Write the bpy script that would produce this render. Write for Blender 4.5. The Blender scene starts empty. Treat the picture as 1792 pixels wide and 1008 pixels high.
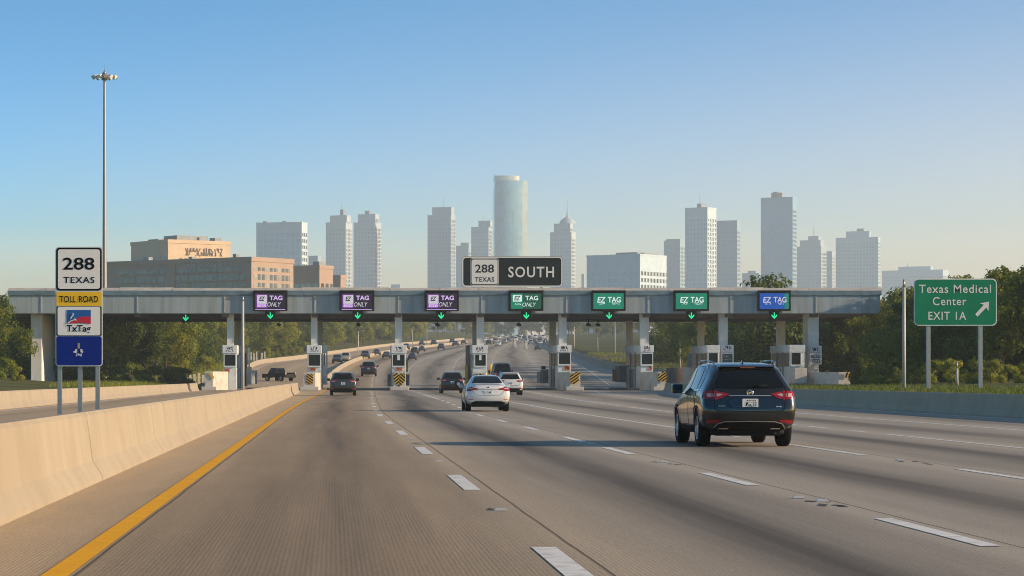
import bpy, bmesh, math, random
from mathutils import Vector, Matrix
from mathutils.bvhtree import BVHTree
from mathutils.geometry import delaunay_2d_cdt

C = bpy.context.scene.collection
R = math.radians
random.seed(288)
# ---------------------------------------------------------------- survey of the place
# metres; camera above the origin looking along +Y.  Bearings and heights were measured with a
# theodolite-like scale of 4500 units per radian.
FS, BX, BY, EYE = 4500.0, 583.0, 661.0, 1.36
def px(x, D): return (x - BX) / FS * D
def pz(y, D): return EYE - (y - BY) / FS * D
def smooth(t):
    t = max(0.0, min(1.0, t)); return t * t * (3 - 2 * t)
def lerp(a, b, t): return a + (b - a) * t
def interp(pts, d):
    n = len(pts)
    if d <= pts[0][0]: return pts[0][1]
    if d >= pts[-1][0]: return pts[-1][1]
    for i in range(n - 1):
        if d <= pts[i + 1][0]: break
    x0, y0 = pts[i]; x1, y1 = pts[i + 1]
    s = (y1 - y0) / (x1 - x0)
    def sl(k):
        if k <= 0 or k >= n - 1:
            j = min(max(k, 0), n - 2) if k <= 0 else n - 2
            return (pts[j + 1][1] - pts[j][1]) / (pts[j + 1][0] - pts[j][0])
        a = (pts[k][1] - pts[k - 1][1]) / (pts[k][0] - pts[k - 1][0])
        b = (pts[k + 1][1] - pts[k][1]) / (pts[k + 1][0] - pts[k][0])
        if a * b <= 0: return 0.0
        return 2 * a * b / (a + b)
    m0, m1, h = sl(i), sl(i + 1), x1 - x0
    t = (d - x0) / h
    return ((2*t**3 - 3*t**2 + 1) * y0 + (t**3 - 2*t**2 + t) * h * m0 +
            (-2*t**3 + 3*t**2) * y1 + (t**3 - t**2) * h * m1)
def zg(Y):
    if Y < 285: return 0.0
    if Y < 345: return .022 * (Y - 285) ** 2 / 120
    if Y < 1500: return .022 * (Y - 315)
    if Y < 1700: t = Y - 1500; return .022 * 1185 + .022 * (t - t * t / 400)
    return .022 * 1185 + 2.2
LEFT = [(-60, -14.9), (254, -14.9), (330, -15.4), (485, -15), (560, -8), (625, -2.5), (870, 20), (960, 33), (1100, 52), (1500, 98), (1750, 126)]
RIGHT = [(-60, 23.6), (126, 23.6), (180, 26.6), (226, 31.6), (250, 50), (262, 59), (300, 59), (340, 53), (410, 47.5), (530, 53), (660, 61), (850, 71), (1100, 92), (1500, 129), (1750, 152)]
RBAR = [(20, 23.25), (126, 23.25), (180, 26.2), (226, 31.0), (268, 34.6)]
UL = [-14.9, -3.35, -1.91, 1.685, 5.3, 9.3, 13.3, 17.8, 22.4, 23.6]
DST = [90, 140, 210, 277, 420, 600, 1000, 1500]
XT = {90: [0, -3.35, -1.91, 1.685, 5.3, 9.3, 13.3, 17.8, 22.4], 140: [0, -3.3, -1.75, 2.15, 6.3, 9.9, 14.3, 19.2, 22.9],
      210: [0, -2.9, -1.2, 3.15, 7.4, 11.0, 17.2, 22.5, 28.4], 277: [0, -2.2, -.6, 4.1, 8.6, 13.0, 20.2, 27.6, 32],
      420: [0, 0.5, 2.4, 6.8, 12.2, 19.5, 26.5, 34.5, 42], 600: [0, 8.6, 10, 16, 23, 30, 37.5, 45.5, 54],
      1000: [0, 52, 53.5, 57, 61, 65, 69.5, 74.5, 80], 1500: [0, 107, 108, 111, 114, 117, 120, 123, 126]}
def lineX(i, D):
    if i == 0: return interp(LEFT, D)
    if i == 9: return interp(RIGHT, D)
    return interp([(-60, UL[i])] + [(d, XT[d][i]) for d in DST], D)
def yD(y):            # distance on the rising road for a given bearing height
    a, b = 300.0, 1550.0
    for _ in range(50):
        m = (a + b) / 2
        if BY - FS * (zg(m) - EYE) / m > y: a = m
        else: b = m
    return a

# ---------------------------------------------------------------- tagging
def tag(o, label=None, cat=None, group=None, kind=None):
    if label: o['label'] = label
    if cat: o['category'] = cat
    if group: o['group'] = group
    if kind: o['kind'] = kind
    return o
def empty(name, loc=(0, 0, 0), rz=0):
    o = bpy.data.objects.new(name, None); C.objects.link(o)
    o.location = loc; o.rotation_euler = (0, 0, rz); o.empty_display_size = .3
    return o
def thing(name, label, cat, loc=(0, 0, 0), rz=0, group=None):
    return tag(empty(name, loc, rz), label, cat, group)
def link(name, me, parent=None):
    o = bpy.data.objects.new(name, me); C.objects.link(o)
    if parent is not None: o.parent = parent
    return o
def copy_tree(o, parent=None):
    c = o.copy(); C.objects.link(c)
    if parent is not None: c.parent = parent
    for ch in list(o.children): copy_tree(ch, c)
    return c

# ---------------------------------------------------------------- materials
MATS = {}
def pmat(name, col, rough=.6, metal=0.0, spec=.5, var=0.0, vs=3.0, vstretch=(1, 1, 1), bump=0.0, bs=20.0, coat=0.0,
         emit=None, es=0.0, var2=None, v2s=1.0, trans=0.0):
    if name in MATS: return MATS[name]
    m = bpy.data.materials.new(name); m.use_nodes = True
    nt = m.node_tree; b = nt.nodes['Principled BSDF']
    b.inputs['Base Color'].default_value = (*col, 1); b.inputs['Roughness'].default_value = rough
    b.inputs['Metallic'].default_value = metal; b.inputs['Specular IOR Level'].default_value = spec
    b.inputs['Coat Weight'].default_value = coat; b.inputs['Coat Roughness'].default_value = .06
    if emit:
        b.inputs['Emission Color'].default_value = (*emit, 1); b.inputs['Emission Strength'].default_value = es
    L = nt.links
    tc = nt.nodes.new('ShaderNodeTexCoord')
    if var or var2:
        mp = nt.nodes.new('ShaderNodeMapping'); L.new(tc.outputs['Object'], mp.inputs[0]); mp.inputs['Scale'].default_value = vstretch
        n = nt.nodes.new('ShaderNodeTexNoise'); n.inputs['Scale'].default_value = vs; n.inputs['Detail'].default_value = 6; n.inputs['Roughness'].default_value = .65
        L.new(mp.outputs[0], n.inputs['Vector'])
        rp = nt.nodes.new('ShaderNodeMapRange'); rp.inputs[1].default_value = .3; rp.inputs[2].default_value = .7
        rp.inputs[3].default_value = 1 - var; rp.inputs[4].default_value = 1 + var
        L.new(n.outputs['Fac'], rp.inputs[0])
        mx = nt.nodes.new('ShaderNodeMix'); mx.data_type = 'RGBA'; mx.blend_type = 'MULTIPLY'; mx.inputs[0].default_value = 1
        mx.inputs[6].default_value = (*col, 1)
        L.new(rp.outputs[0], mx.inputs[7]); out = mx.outputs[2]
        if var2:
            n2 = nt.nodes.new('ShaderNodeTexNoise'); n2.inputs['Scale'].default_value = v2s; n2.inputs['Detail'].default_value = 5
            L.new(tc.outputs['Object'], n2.inputs['Vector'])
            r2 = nt.nodes.new('ShaderNodeMapRange'); r2.inputs[1].default_value = .5; r2.inputs[2].default_value = .68
            L.new(n2.outputs['Fac'], r2.inputs[0])
            m2 = nt.nodes.new('ShaderNodeMix'); m2.data_type = 'RGBA'; m2.inputs[7].default_value = (*var2, 1)
            L.new(r2.outputs[0], m2.inputs[0]); L.new(out, m2.inputs[6]); out = m2.outputs[2]
        L.new(out, b.inputs['Base Color'])
    if bump:
        n = nt.nodes.new('ShaderNodeTexNoise'); n.inputs['Scale'].default_value = bs; n.inputs['Detail'].default_value = 4
        L.new(tc.outputs['Object'], n.inputs['Vector'])
        bp = nt.nodes.new('ShaderNodeBump'); bp.inputs['Strength'].default_value = bump; bp.inputs['Distance'].default_value = .02
        L.new(n.outputs['Fac'], bp.inputs['Height']); L.new(bp.outputs[0], b.inputs['Normal'])
    MATS[name] = m; return m

CONC = pmat('barrier_concrete', (.36, .305, .23), .9, var=.09, vs=2.2, vstretch=(1, 1, .22), var2=(.32, .265, .195), v2s=.5, bump=.12, bs=40)
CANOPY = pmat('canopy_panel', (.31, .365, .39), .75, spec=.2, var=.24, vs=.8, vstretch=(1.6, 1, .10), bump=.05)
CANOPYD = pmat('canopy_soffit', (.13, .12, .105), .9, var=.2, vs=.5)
COLM = pmat('column_concrete', (.74, .73, .70), .85, var=.12, vs=1.2, vstretch=(1, 1, .3), bump=.1, bs=25)
GUTTER = pmat('gutter_blue', (.12, .19, .24), .6, .0, var=.3, vs=1.0)
COPING = pmat('coping_metal', (.44, .42, .39), .75, 0, var=.25, vs=.6, vstretch=(1, 1, 3))
BOOTH = pmat('booth_paint', (.66, .71, .73), .5, var=.12, vs=1.5, var2=(.52, .52, .49), v2s=1.3)
BOOTHD = pmat('booth_dark', (.17, .17, .16), .6, var=.2, vs=2)
WHITEC = pmat('white_paint_concrete', (.58, .55, .49), .8, var=.10, vs=1.5, var2=(.46, .40, .32), v2s=1.1)
SIGNW = pmat('sign_white', (.74, .75, .75), .4, var=.03, vs=2)
BLACK = pmat('black_paint', (.010, .010, .011), .55, spec=.15)
SIGNBK = pmat('guide_black', (.014, .022, .022), .6, spec=.1, var=.25, vs=.6)
YEL = pmat('warning_yellow', (.72, .42, .012), .5, var=.05, vs=3)
SIGNY = pmat('sign_yellow', (.78, .48, .01), .4, var=.04)
BLUE = pmat('sign_blue', (.006, .025, .22), .55, spec=.15, var=.06)
GREEN = pmat('guide_green', (.002, .21, .11), .55, spec=.12, var=.10, vs=.7)
LOGOB = pmat('emblem_blue', (.015, .10, .34), .4)
LOGOR = pmat('emblem_red', (.50, .02, .045), .4)
STEEL = pmat('galvanised_steel', (.38, .38, .37), .45, .75, var=.15, vs=3, vstretch=(1, 1, .3))
POLE = pmat('pole_concrete', (.50, .48, .45), .6, var=.1, vs=1)
GLASS = pmat('booth_glass', (.014, .020, .020), .25, spec=.12)
ORANGE = pmat('label_orange', (.60, .20, .06), .6, var=.2, vs=8)
TYRE = pmat('tyre_rubber', (.009, .009, .010), .85, spec=.15, var=.2, vs=20)
RIM = pmat('alloy_rim', (.45, .46, .47), .3, .9)
PLASTIC = pmat('black_plastic', (.009, .009, .010), .6, spec=.15)
CHROME = pmat('chrome_trim', (.7, .7, .7), .12, 1.0)
REDL = pmat('lamp_red', (.30, .006, .010), .15, coat=.6)
REFL = pmat('reflector_red', (.25, .006, .008), .2, coat=.5)
LENS = pmat('lamp_lens', (.48, .34, .34), .15, coat=.6)
CARGLASS = pmat('tinted_glass', (.006, .009, .011), .05, spec=.3)
PLATE = pmat('plate_white', (.70, .70, .70), .4)
P_SUV = pmat('paint_charcoal', (.014, .0145, .014), .25, .2, coat=.7)
P_DULL = pmat('paint_dull_black', (.02, .022, .024), .7, spec=.15)
P_WHITE = pmat('paint_white', (.70, .70, .69), .3, .0, coat=.9)
P_GREY = pmat('paint_slate', (.050, .058, .064), .32, .3, coat=.5)
P_DARK = pmat('paint_black', (.014, .016, .018), .3, .3, coat=.9)
P_SILV = pmat('paint_silver', (.38, .39, .40), .3, .6, coat=.9)
P_NAVY = pmat('paint_navy', (.025, .035, .07), .3, .4, coat=.9)
P_RED = pmat('paint_red', (.25, .02, .018), .3, .2, coat=.9)
P_TAN = pmat('paint_tan', (.45, .37, .26), .35, .2, coat=.8)
PAINTW = pmat('line_white', (.76, .75, .72), .7, var=.12, vs=7, var2=(.55, .52, .48), v2s=4)
PAINTY = pmat('line_yellow', (.86, .42, .006), .75, spec=.15, var=.10, vs=5)
BARK = pmat('bark', (.075, .055, .04), .9, var=.3, vs=6, bump=.4, bs=12)

def leaf_mat(name, c1, c2):
    m = bpy.data.materials.new(name); m.use_nodes = True; nt = m.node_tree; L = nt.links
    b = nt.nodes['Principled BSDF']; b.inputs['Roughness'].default_value = .55; b.inputs['Specular IOR Level'].default_value = .25
    tc = nt.nodes.new('ShaderNodeTexCoord'); n = nt.nodes.new('ShaderNodeTexNoise'); n.inputs['Scale'].default_value = .9; n.inputs['Detail'].default_value = 3
    oi = nt.nodes.new('ShaderNodeObjectInfo')
    L.new(tc.outputs['Object'], n.inputs['Vector'])
    ad = nt.nodes.new('ShaderNodeMath'); ad.operation = 'MULTIPLY_ADD'; ad.inputs[1].default_value = .35; L.new(oi.outputs['Random'], ad.inputs[0])
    L.new(n.outputs['Fac'], ad.inputs[2])
    rp = nt.nodes.new('ShaderNodeMapRange'); rp.inputs[1].default_value = .35; rp.inputs[2].default_value = 1.0; L.new(ad.outputs[0], rp.inputs[0])
    mx = nt.nodes.new('ShaderNodeMix'); mx.data_type = 'RGBA'; mx.inputs[6].default_value = (*c1, 1); mx.inputs[7].default_value = (*c2, 1)
    L.new(rp.outputs[0], mx.inputs[0]); L.new(mx.outputs[2], b.inputs['Base Color'])
    tr = nt.nodes.new('ShaderNodeBsdfTranslucent'); L.new(mx.outputs[2], tr.inputs[0])
    ms = nt.nodes.new('ShaderNodeMixShader'); ms.inputs[0].default_value = .45
    L.new(b.outputs[0], ms.inputs[1]); L.new(tr.outputs[0], ms.inputs[2]); L.new(ms.outputs[0], nt.nodes['Material Output'].inputs[0])
    return m
LEAF1 = leaf_mat('leaf_green', (.07, .125, .014), (.31, .31, .028))
LEAF2 = leaf_mat('leaf_yellow_green', (.12, .18, .016), (.42, .40, .045))
LEAF3 = leaf_mat('leaf_dark', (.04, .085, .012), (.19, .22, .026))

# ---------------------------------------------------------------- mesh collecting
class MB:
    def __init__(s): s.bm = bmesh.new()
    def box(s, x0, x1, y0, y1, z0, z1, bev=0):
        v = [s.bm.verts.new(p) for p in ((x0,y0,z0),(x1,y0,z0),(x1,y1,z0),(x0,y1,z0),(x0,y0,z1),(x1,y0,z1),(x1,y1,z1),(x0,y1,z1))]
        fs = [s.bm.faces.new([v[i] for i in q]) for q in ((3,2,1,0),(4,5,6,7),(0,1,5,4),(1,2,6,5),(2,3,7,6),(3,0,4,7))]
        if bev:
            es = {e for f in fs for e in f.edges}
            bmesh.ops.bevel(s.bm, geom=list(es), offset=bev, segments=2, affect='EDGES', profile=.7)
        return s
    def prism(s, foot, z0, z1, bev=0, top=None):      # foot: ccw polygon in (x, y)
        top = top or foot
        a = [s.bm.verts.new((x, y, z0)) for x, y in foot]; b = [s.bm.verts.new((x, y, z1)) for x, y in top]
        n = len(foot); fs = [s.bm.faces.new(a[::-1]), s.bm.faces.new(b)]
        for i in range(n): fs.append(s.bm.faces.new((a[i], a[(i+1) % n], b[(i+1) % n], b[i])))
        if bev:
            es = {e for f in fs for e in f.edges}
            bmesh.ops.bevel(s.bm, geom=list(es), offset=bev, segments=2, affect='EDGES', profile=.7)
        return s
    def plate(s, poly, y0, y1):                       # polygon in (x, z), thickness along y
        a = [s.bm.verts.new((x, y0, z)) for x, z in poly]; b = [s.bm.verts.new((x, y1, z)) for x, z in poly]
        n = len(poly); s.bm.faces.new(a); s.bm.faces.new(b[::-1])
        for i in range(n): s.bm.faces.new((a[(i+1) % n], a[i], b[i], b[(i+1) % n]))
        return s
    def tube(s, p0, p1, r0, r1=None, n=12, caps=True):
        r1 = r0 if r1 is None else r1
        p0, p1 = Vector(p0), Vector(p1); d = (p1 - p0).normalized()
        u = d.orthogonal().normalized(); w = d.cross(u)
        a, b = [], []
        for i in range(n):
            t = 2 * math.pi * i / n; o = u * math.cos(t) + w * math.sin(t)
            a.append(s.bm.verts.new(p0 + o * r0)); b.append(s.bm.verts.new(p1 + o * r1))
        for i in range(n):
            f = s.bm.faces.new((a[i], a[(i+1) % n], b[(i+1) % n], b[i])); f.smooth = True
        if caps: s.bm.faces.new(a[::-1]); s.bm.faces.new(b)
        return s
    def path(s, pts, r, n=8):
        for p, q in zip(pts, pts[1:]): s.tube(p, q, r, r, n)
        return s
    def lathe(s, prof, axis='x', n=28, c=(0, 0, 0)):  # prof: (along, radius)
        rings = []
        for a, r in prof:
            ring = []
            for i in range(n):
                t = 2 * math.pi * i / n; u, w = r * math.cos(t), r * math.sin(t)
                p = (a, u, w) if axis == 'x' else ((u, w, a) if axis == 'z' else (u, a, w))
                ring.append(s.bm.verts.new((p[0]+c[0], p[1]+c[1], p[2]+c[2])))
            rings.append(ring)
        for A, B in zip(rings, rings[1:]):
            for i in range(n):
                f = s.bm.faces.new((A[i], A[(i+1) % n], B[(i+1) % n], B[i])); f.smooth = True
        return s
    def quad(s, *p):
        return s.bm.faces.new([s.bm.verts.new(q) for q in p])
    def build(s, name, mat, parent=None, loc=None):
        bmesh.ops.recalc_face_normals(s.bm, faces=s.bm.faces)
        me = bpy.data.meshes.new(name); s.bm.to_mesh(me); s.bm.free()
        me.materials.append(mat)
        o = link(name, me, parent)
        if loc: o.location = loc
        return o
def rrect(x0, x1, z0, z1, r, n=5):
    p = []
    for cx, cz, a0 in ((x1-r, z0+r, -90), (x1-r, z1-r, 0), (x0+r, z1-r, 90), (x0+r, z0+r, 180)):
        for i in range(n + 1):
            t = R(a0 + 90 * i / n); p.append((cx + r * math.cos(t), cz + r * math.sin(t)))
    return p
def ring_plate(mb, outer, inner, y0, y1):
    n = len(outer)
    for i in range(n):
        j = (i + 1) % n
        o0, o1, i0, i1 = outer[i], outer[j], inner[i], inner[j]
        mb.quad((o0[0], y0, o0[1]), (o1[0], y0, o1[1]), (i1[0], y0, i1[1]), (i0[0], y0, i0[1]))
        mb.quad((o0[0], y0, o0[1]), (o0[0], y1, o0[1]), (o1[0], y1, o1[1]), (o1[0], y0, o1[1]))
        mb.quad((i0[0], y0, i0[1]), (i1[0], y0, i1[1]), (i1[0], y1, i1[1]), (i0[0], y1, i0[1]))
    return mb
FONTC = {}
def text(parent, s, cx, cz, h, y, mat, width=None, bold=0.0, name='lettering', spacing=1.0, shear=0.0, rz=0):
    key = (s, bold, spacing, shear)
    if key not in FONTC:
        cu = bpy.data.curves.new('glyphs', 'FONT'); cu.body = s; cu.offset = bold; cu.space_character = spacing; cu.shear = shear; cu.resolution_u = 3
        o = bpy.data.objects.new('glyphs', cu); C.objects.link(o)
        dg = bpy.context.evaluated_depsgraph_get(); dg.update()
        me = bpy.data.meshes.new_from_object(o.evaluated_get(dg))
        FONTC[key] = [v.co.copy() for v in me.vertices], [tuple(p.vertices) for p in me.polygons]
        bpy.data.objects.remove(o); bpy.data.curves.remove(cu); bpy.data.meshes.remove(me)
    vs, fs = FONTC[key]
    x0 = min(v.x for v in vs); x1 = max(v.x for v in vs); y0 = min(v.y for v in vs); y1 = max(v.y for v in vs)
    k = h / (y1 - y0); kx = k if width is None else width / (x1 - x0)
    me = bpy.data.meshes.new(name)
    me.from_pydata([((v.x - (x0+x1)/2) * kx + cx, y, (v.y - (y0+y1)/2) * k + cz) for v in vs], [], fs)
    me.materials.append(mat)
    return link(name, me, parent)
def scribble(parent, x0, x1, z0, z1, y, mat, n, seed, name='lettering', t=.12):
    rn = random.Random(seed); mb = MB(); h = z1 - z0; w = (x1 - x0) / n; th = h * t
    def stroke(a, b):
        d = Vector((b[0]-a[0], b[1]-a[1])); l = d.length
        if l < 1e-6: return
        q = Vector((-d.y, d.x)) / l * th / 2
        mb.quad((a[0]-q.x, y, a[1]-q.y), (b[0]-q.x, y, b[1]-q.y), (b[0]+q.x, y, b[1]+q.y), (a[0]+q.x, y, a[1]+q.y))
    for i in range(n):
        a = x0 + i * w + .12 * w; b = a + .72 * w
        g = [(a, z0), (b, z0), (a, z1), (b, z1), ((a+b)/2, z1), ((a+b)/2, z0), (a, (z0+z1)/2), (b, (z0+z1)/2)]
        for _ in range(rn.choice((3, 3, 4))):
            p, q = rn.sample(g, 2); stroke(p, q)
    return mb.build(name, mat, parent)
# ================================================================ camera, sky, sun, air
scn = bpy.context.scene
cam = bpy.data.cameras.new('camera'); camo = bpy.data.objects.new('camera', cam); C.objects.link(camo)
camo.location = (0, 0, EYE); camo.rotation_euler = (R(90), 0, 0)
cam.sensor_width = 36; cam.lens = FS / 1792 * 36; cam.shift_x = (896 - BX) / 1792; cam.shift_y = (BY - 504) / 1792
cam.clip_start = .5; cam.clip_end = 20000
scn.camera = camo
SUN_EL, SUN_AZ = 16.0, -12.0             # degrees; azimuth measured from +X towards +Y
w = bpy.data.worlds.new('World'); scn.world = w; w.use_nodes = True
nt = w.node_tree; L = nt.links; bg = nt.nodes['Background']
sky = nt.nodes.new('ShaderNodeTexSky'); sky.sky_type = 'NISHITA'; sky.sun_disc = False
sky.sun_elevation = R(SUN_EL); sky.sun_rotation = R(90 - SUN_AZ); sky.air_density = 1.0; sky.dust_density = 1.0; sky.ozone_density = 1.0
tc = nt.nodes.new('ShaderNodeTexCoord'); sep = nt.nodes.new('ShaderNodeSeparateXYZ'); L.new(tc.outputs['Generated'], sep.inputs[0])
za = nt.nodes.new('ShaderNodeMath'); za.operation = 'MULTIPLY_ADD'; za.inputs[1].default_value = 28.0; za.inputs[2].default_value = 1.0; L.new(sep.outputs[2], za.inputs[0])
mz = nt.nodes.new('ShaderNodeMath'); mz.operation = 'MULTIPLY'; L.new(za.outputs[0], mz.inputs[1]); L.new(sep.outputs[2], mz.inputs[0])
cmb = nt.nodes.new('ShaderNodeCombineXYZ'); L.new(sep.outputs[0], cmb.inputs[0]); L.new(sep.outputs[1], cmb.inputs[1]); L.new(mz.outputs[0], cmb.inputs[2])
nrm = nt.nodes.new('ShaderNodeVectorMath'); nrm.operation = 'NORMALIZE'; L.new(cmb.outputs[0], nrm.inputs[0]); L.new(nrm.outputs[0], sky.inputs[0])
hs = nt.nodes.new('ShaderNodeHueSaturation'); sr = nt.nodes.new('ShaderNodeMapRange'); L.new(sep.outputs[2], sr.inputs[0])
for i_, q_ in enumerate((.22, .5, 2.7, 1.1)): sr.inputs[i_ + 1].default_value = q_
L.new(sr.outputs[0], hs.inputs['Saturation'])
sv2 = nt.nodes.new('ShaderNodeMapRange'); L.new(sep.outputs[2], sv2.inputs[0])
for i_, q_ in enumerate((.16, .5, 1.18, .62)): sv2.inputs[i_ + 1].default_value = q_
L.new(sv2.outputs[0], hs.inputs['Value']); L.new(sky.outputs[0], hs.inputs['Color']); hs.inputs['Hue'].default_value = .493
def wm(op, a, c=None, d=None):
    n = nt.nodes.new('ShaderNodeMath'); n.operation = op
    for i, q in enumerate((a, c, d)):
        if q is None: continue
        if isinstance(q, (int, float)): n.inputs[i].default_value = q
        else: L.new(q, n.inputs[i])
    return n.outputs[0]
# dusty band along the horizon, deeper and warmer towards the sun
ax = wm('MINIMUM', wm('MAXIMUM', sep.outputs[0], -.3), .6)
z0_ = wm('MULTIPLY_ADD', ax, .10, .083); q_ = wm('DIVIDE', sep.outputs[2], z0_)
hf = wm('MULTIPLY', wm('EXPONENT', wm('MULTIPLY', wm('MULTIPLY', q_, q_), -1.0)), wm('MULTIPLY_ADD', wm('MINIMUM', wm('MAXIMUM', wm('MULTIPLY_ADD', sep.outputs[1], 2.0, .6), 0.0), 1.0), .75, .20))
hc = nt.nodes.new('ShaderNodeMix'); hc.data_type = 'RGBA'; L.new(wm('MULTIPLY_ADD', ax, 2.5, .33), hc.inputs[0])
hc.inputs[6].default_value = (1.72, 1.28, 1.06, 1); hc.inputs[7].default_value = (3.3, 2.45, 1.72, 1)
hm = nt.nodes.new('ShaderNodeMix'); hm.data_type = 'RGBA'; L.new(hf, hm.inputs[0]); L.new(hs.outputs[0], hm.inputs[6]); L.new(hc.outputs[2], hm.inputs[7])
L.new(hm.outputs[2], bg.inputs[0]); bg.inputs[1].default_value = .15
sd = bpy.data.lights.new('sun', 'SUN'); sd.energy = 3.3; sd.angle = R(.5); sd.color = (1.0, .76, .50)
so = bpy.data.objects.new('sun', sd); C.objects.link(so)
sv = Vector((math.cos(R(SUN_EL)) * math.cos(R(SUN_AZ)), math.cos(R(SUN_EL)) * math.sin(R(SUN_AZ)), math.sin(R(SUN_EL))))
so.rotation_euler = sv.to_track_quat('Z', 'Y').to_euler(); so.location = (60, 0, 60)
vs_ = scn.view_settings; vs_.view_transform = 'Standard'; vs_.look = 'None'; vs_.gamma = 1; vs_.exposure = 1.1
scn.cycles.filter_width = 1.0; scn.cycles.use_denoising = True; scn.cycles.max_bounces = 6; scn.cycles.diffuse_bounces = 3; scn.cycles.glossy_bounces = 3
scn.cycles.transparent_max_bounces = 6; scn.cycles.volume_bounces = 1; scn.cycles.sample_clamp_indirect = 6; scn.cycles.caustics_reflective = False

HZ = bpy.data.materials.new('haze_air'); HZ.use_nodes = True; nt = HZ.node_tree
nt.nodes.remove(nt.nodes['Principled BSDF'])
pv = nt.nodes.new('ShaderNodeVolumePrincipled'); pv.inputs['Color'].default_value = (.74, .87, .99, 1); pv.inputs['Density'].default_value = 1.7e-4
pv.inputs['Anisotropy'].default_value = .0
nt.links.new(pv.outputs[0], nt.nodes['Material Output'].inputs['Volume'])
m_ = MB(); m_.box(-1900, 1900, -150, 6900, -1.6, 312)
hz = m_.build('haze', HZ); tag(hz, kind='stuff'); hz.display_type = 'WIRE'

# ================================================================ ground
def berm(X, Y):
    a = interp(LEFT, Y) - 1.0 - X
    if a > 0: return .55 * smooth(a / 4) + 1.6 * smooth((a - 5) / 30)
    b = X - (interp(RIGHT, Y) + .9)
    if b > 0: return .72 * smooth(b / 2.5) + 1.3 * smooth((b - 8) / 40)
    return 0.0
def gz(X, Y): return zg(Y) + berm(X, Y) - .05
YR = [-60 + 10 * i for i in range(32)] + [255, 258.5, 262, 270, 278] + [285 + 4 * i for i in range(15)] + [345 + 12 * i for i in range(97)] + [1500 + 20 * i for i in range(1, 11)] + [1750]
YR = sorted(set(YR))
GR = bpy.data.materials.new('grass_ground'); GR.use_nodes = True; nt = GR.node_tree; L = nt.links; b = nt.nodes['Principled BSDF']
b.inputs['Roughness'].default_value = .95; b.inputs['Specular IOR Level'].default_value = .1
tc = nt.nodes.new('ShaderNodeTexCoord')
n1 = nt.nodes.new('ShaderNodeTexNoise'); n1.inputs['Scale'].default_value = .07; n1.inputs['Detail'].default_value = 8; n1.inputs['Roughness'].default_value = .7; L.new(tc.outputs['Object'], n1.inputs['Vector'])
rp = nt.nodes.new('ShaderNodeValToRGB'); e = rp.color_ramp.elements
e[0].position = .32; e[0].color = (.045, .065, .018, 1); e[1].position = .68; e[1].color = (.19, .15, .055, 1)
x = e.new(.5); x.color = (.10, .11, .028, 1)
L.new(n1.outputs['Fac'], rp.inputs[0]); L.new(rp.outputs[0], b.inputs['Base Color'])
verts, faces = [], []
LO = [1900, 700, 300, 150, 80, 50, 38, 30, 22, 15, 10, 7, 5, 4, 3, 2, 1, 0]
RO = [0, .9, 1.6, 2.4, 3.4, 5, 8, 12, 18, 25, 35, 50, 80, 150, 300, 700, 1800]
GY = YR + [1900, 2200, 2700, 3400, 4800, 6800]
for Y in GY:
    l, r = interp(LEFT, Y), interp(RIGHT, Y)
    for o in LO:
        X = max(l - o, -1850); verts.append((X, Y, gz(X, Y)))
    for o in RO:
        X = min(r + o, 1850); verts.append((X, Y, gz(X, Y)))
nc = len(LO) + len(RO)
for i in range(len(GY) - 1):
    for j in range(nc - 1): faces.append((i*nc+j, i*nc+j+1, (i+1)*nc+j+1, (i+1)*nc+j))
me = bpy.data.meshes.new('ground'); me.from_pydata(verts, [], faces); me.materials.append(GR)
for p in me.polygons: p.use_smooth = True
ground = tag(link('ground', me), kind='structure')

# ================================================================ road (u = lane coordinate, v = metres along)
RD = bpy.data.materials.new('road_concrete'); RD.use_nodes = True; nt = RD.node_tree; L = nt.links; b = nt.nodes['Principled BSDF']
def nd(t, **k):
    n = nt.nodes.new(t)
    for a, v in k.items(): setattr(n, a, v)
    return n
def math_(op, a, bb=None, c=None):
    n = nd('ShaderNodeMath', operation=op)
    for i, v in enumerate((a, bb, c)):
        if v is None: continue
        if isinstance(v, (int, float)): n.inputs[i].default_value = v
        else: L.new(v, n.inputs[i])
    return n.outputs[0]
uv = nd('ShaderNodeUVMap'); uv.uv_map = 'lane'
sp = nd('ShaderNodeSeparateXYZ'); L.new(uv.outputs[0], sp.inputs[0]); u, v = sp.outputs[0], sp.outputs[1]
def stretch(su, sv_):
    c = nd('ShaderNodeCombineXYZ'); L.new(math_('MULTIPLY', u, su), c.inputs[0]); L.new(math_('MULTIPLY', v, sv_), c.inputs[1]); return c.outputs[0]
def noise(vec, det=5, rough=.6, scale=1.0):
    n = nd('ShaderNodeTexNoise'); n.inputs['Scale'].default_value = scale; n.inputs['Detail'].default_value = det; n.inputs['Roughness'].default_value = rough
    L.new(vec, n.inputs['Vector']); return n.outputs['Fac']
def mapr(x, a, bb, c, d):
    n = nd('ShaderNodeMapRange'); L.new(x, n.inputs[0])
    for i, q in enumerate((a, bb, c, d)): n.inputs[i + 1].default_value = q
    return n.outputs[0]
def mix(f, a, bb, mode='MIX'):
    n = nd('ShaderNodeMix', data_type='RGBA', blend_type=mode)
    if isinstance(f, (int, float)): n.inputs[0].default_value = f
    else: L.new(f, n.inputs[0])
    for i, q in ((6, a), (7, bb)):
        if isinstance(q, tuple): n.inputs[i].default_value = (*q, 1)
        else: L.new(q, n.inputs[i])
    return n.outputs[2]
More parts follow.
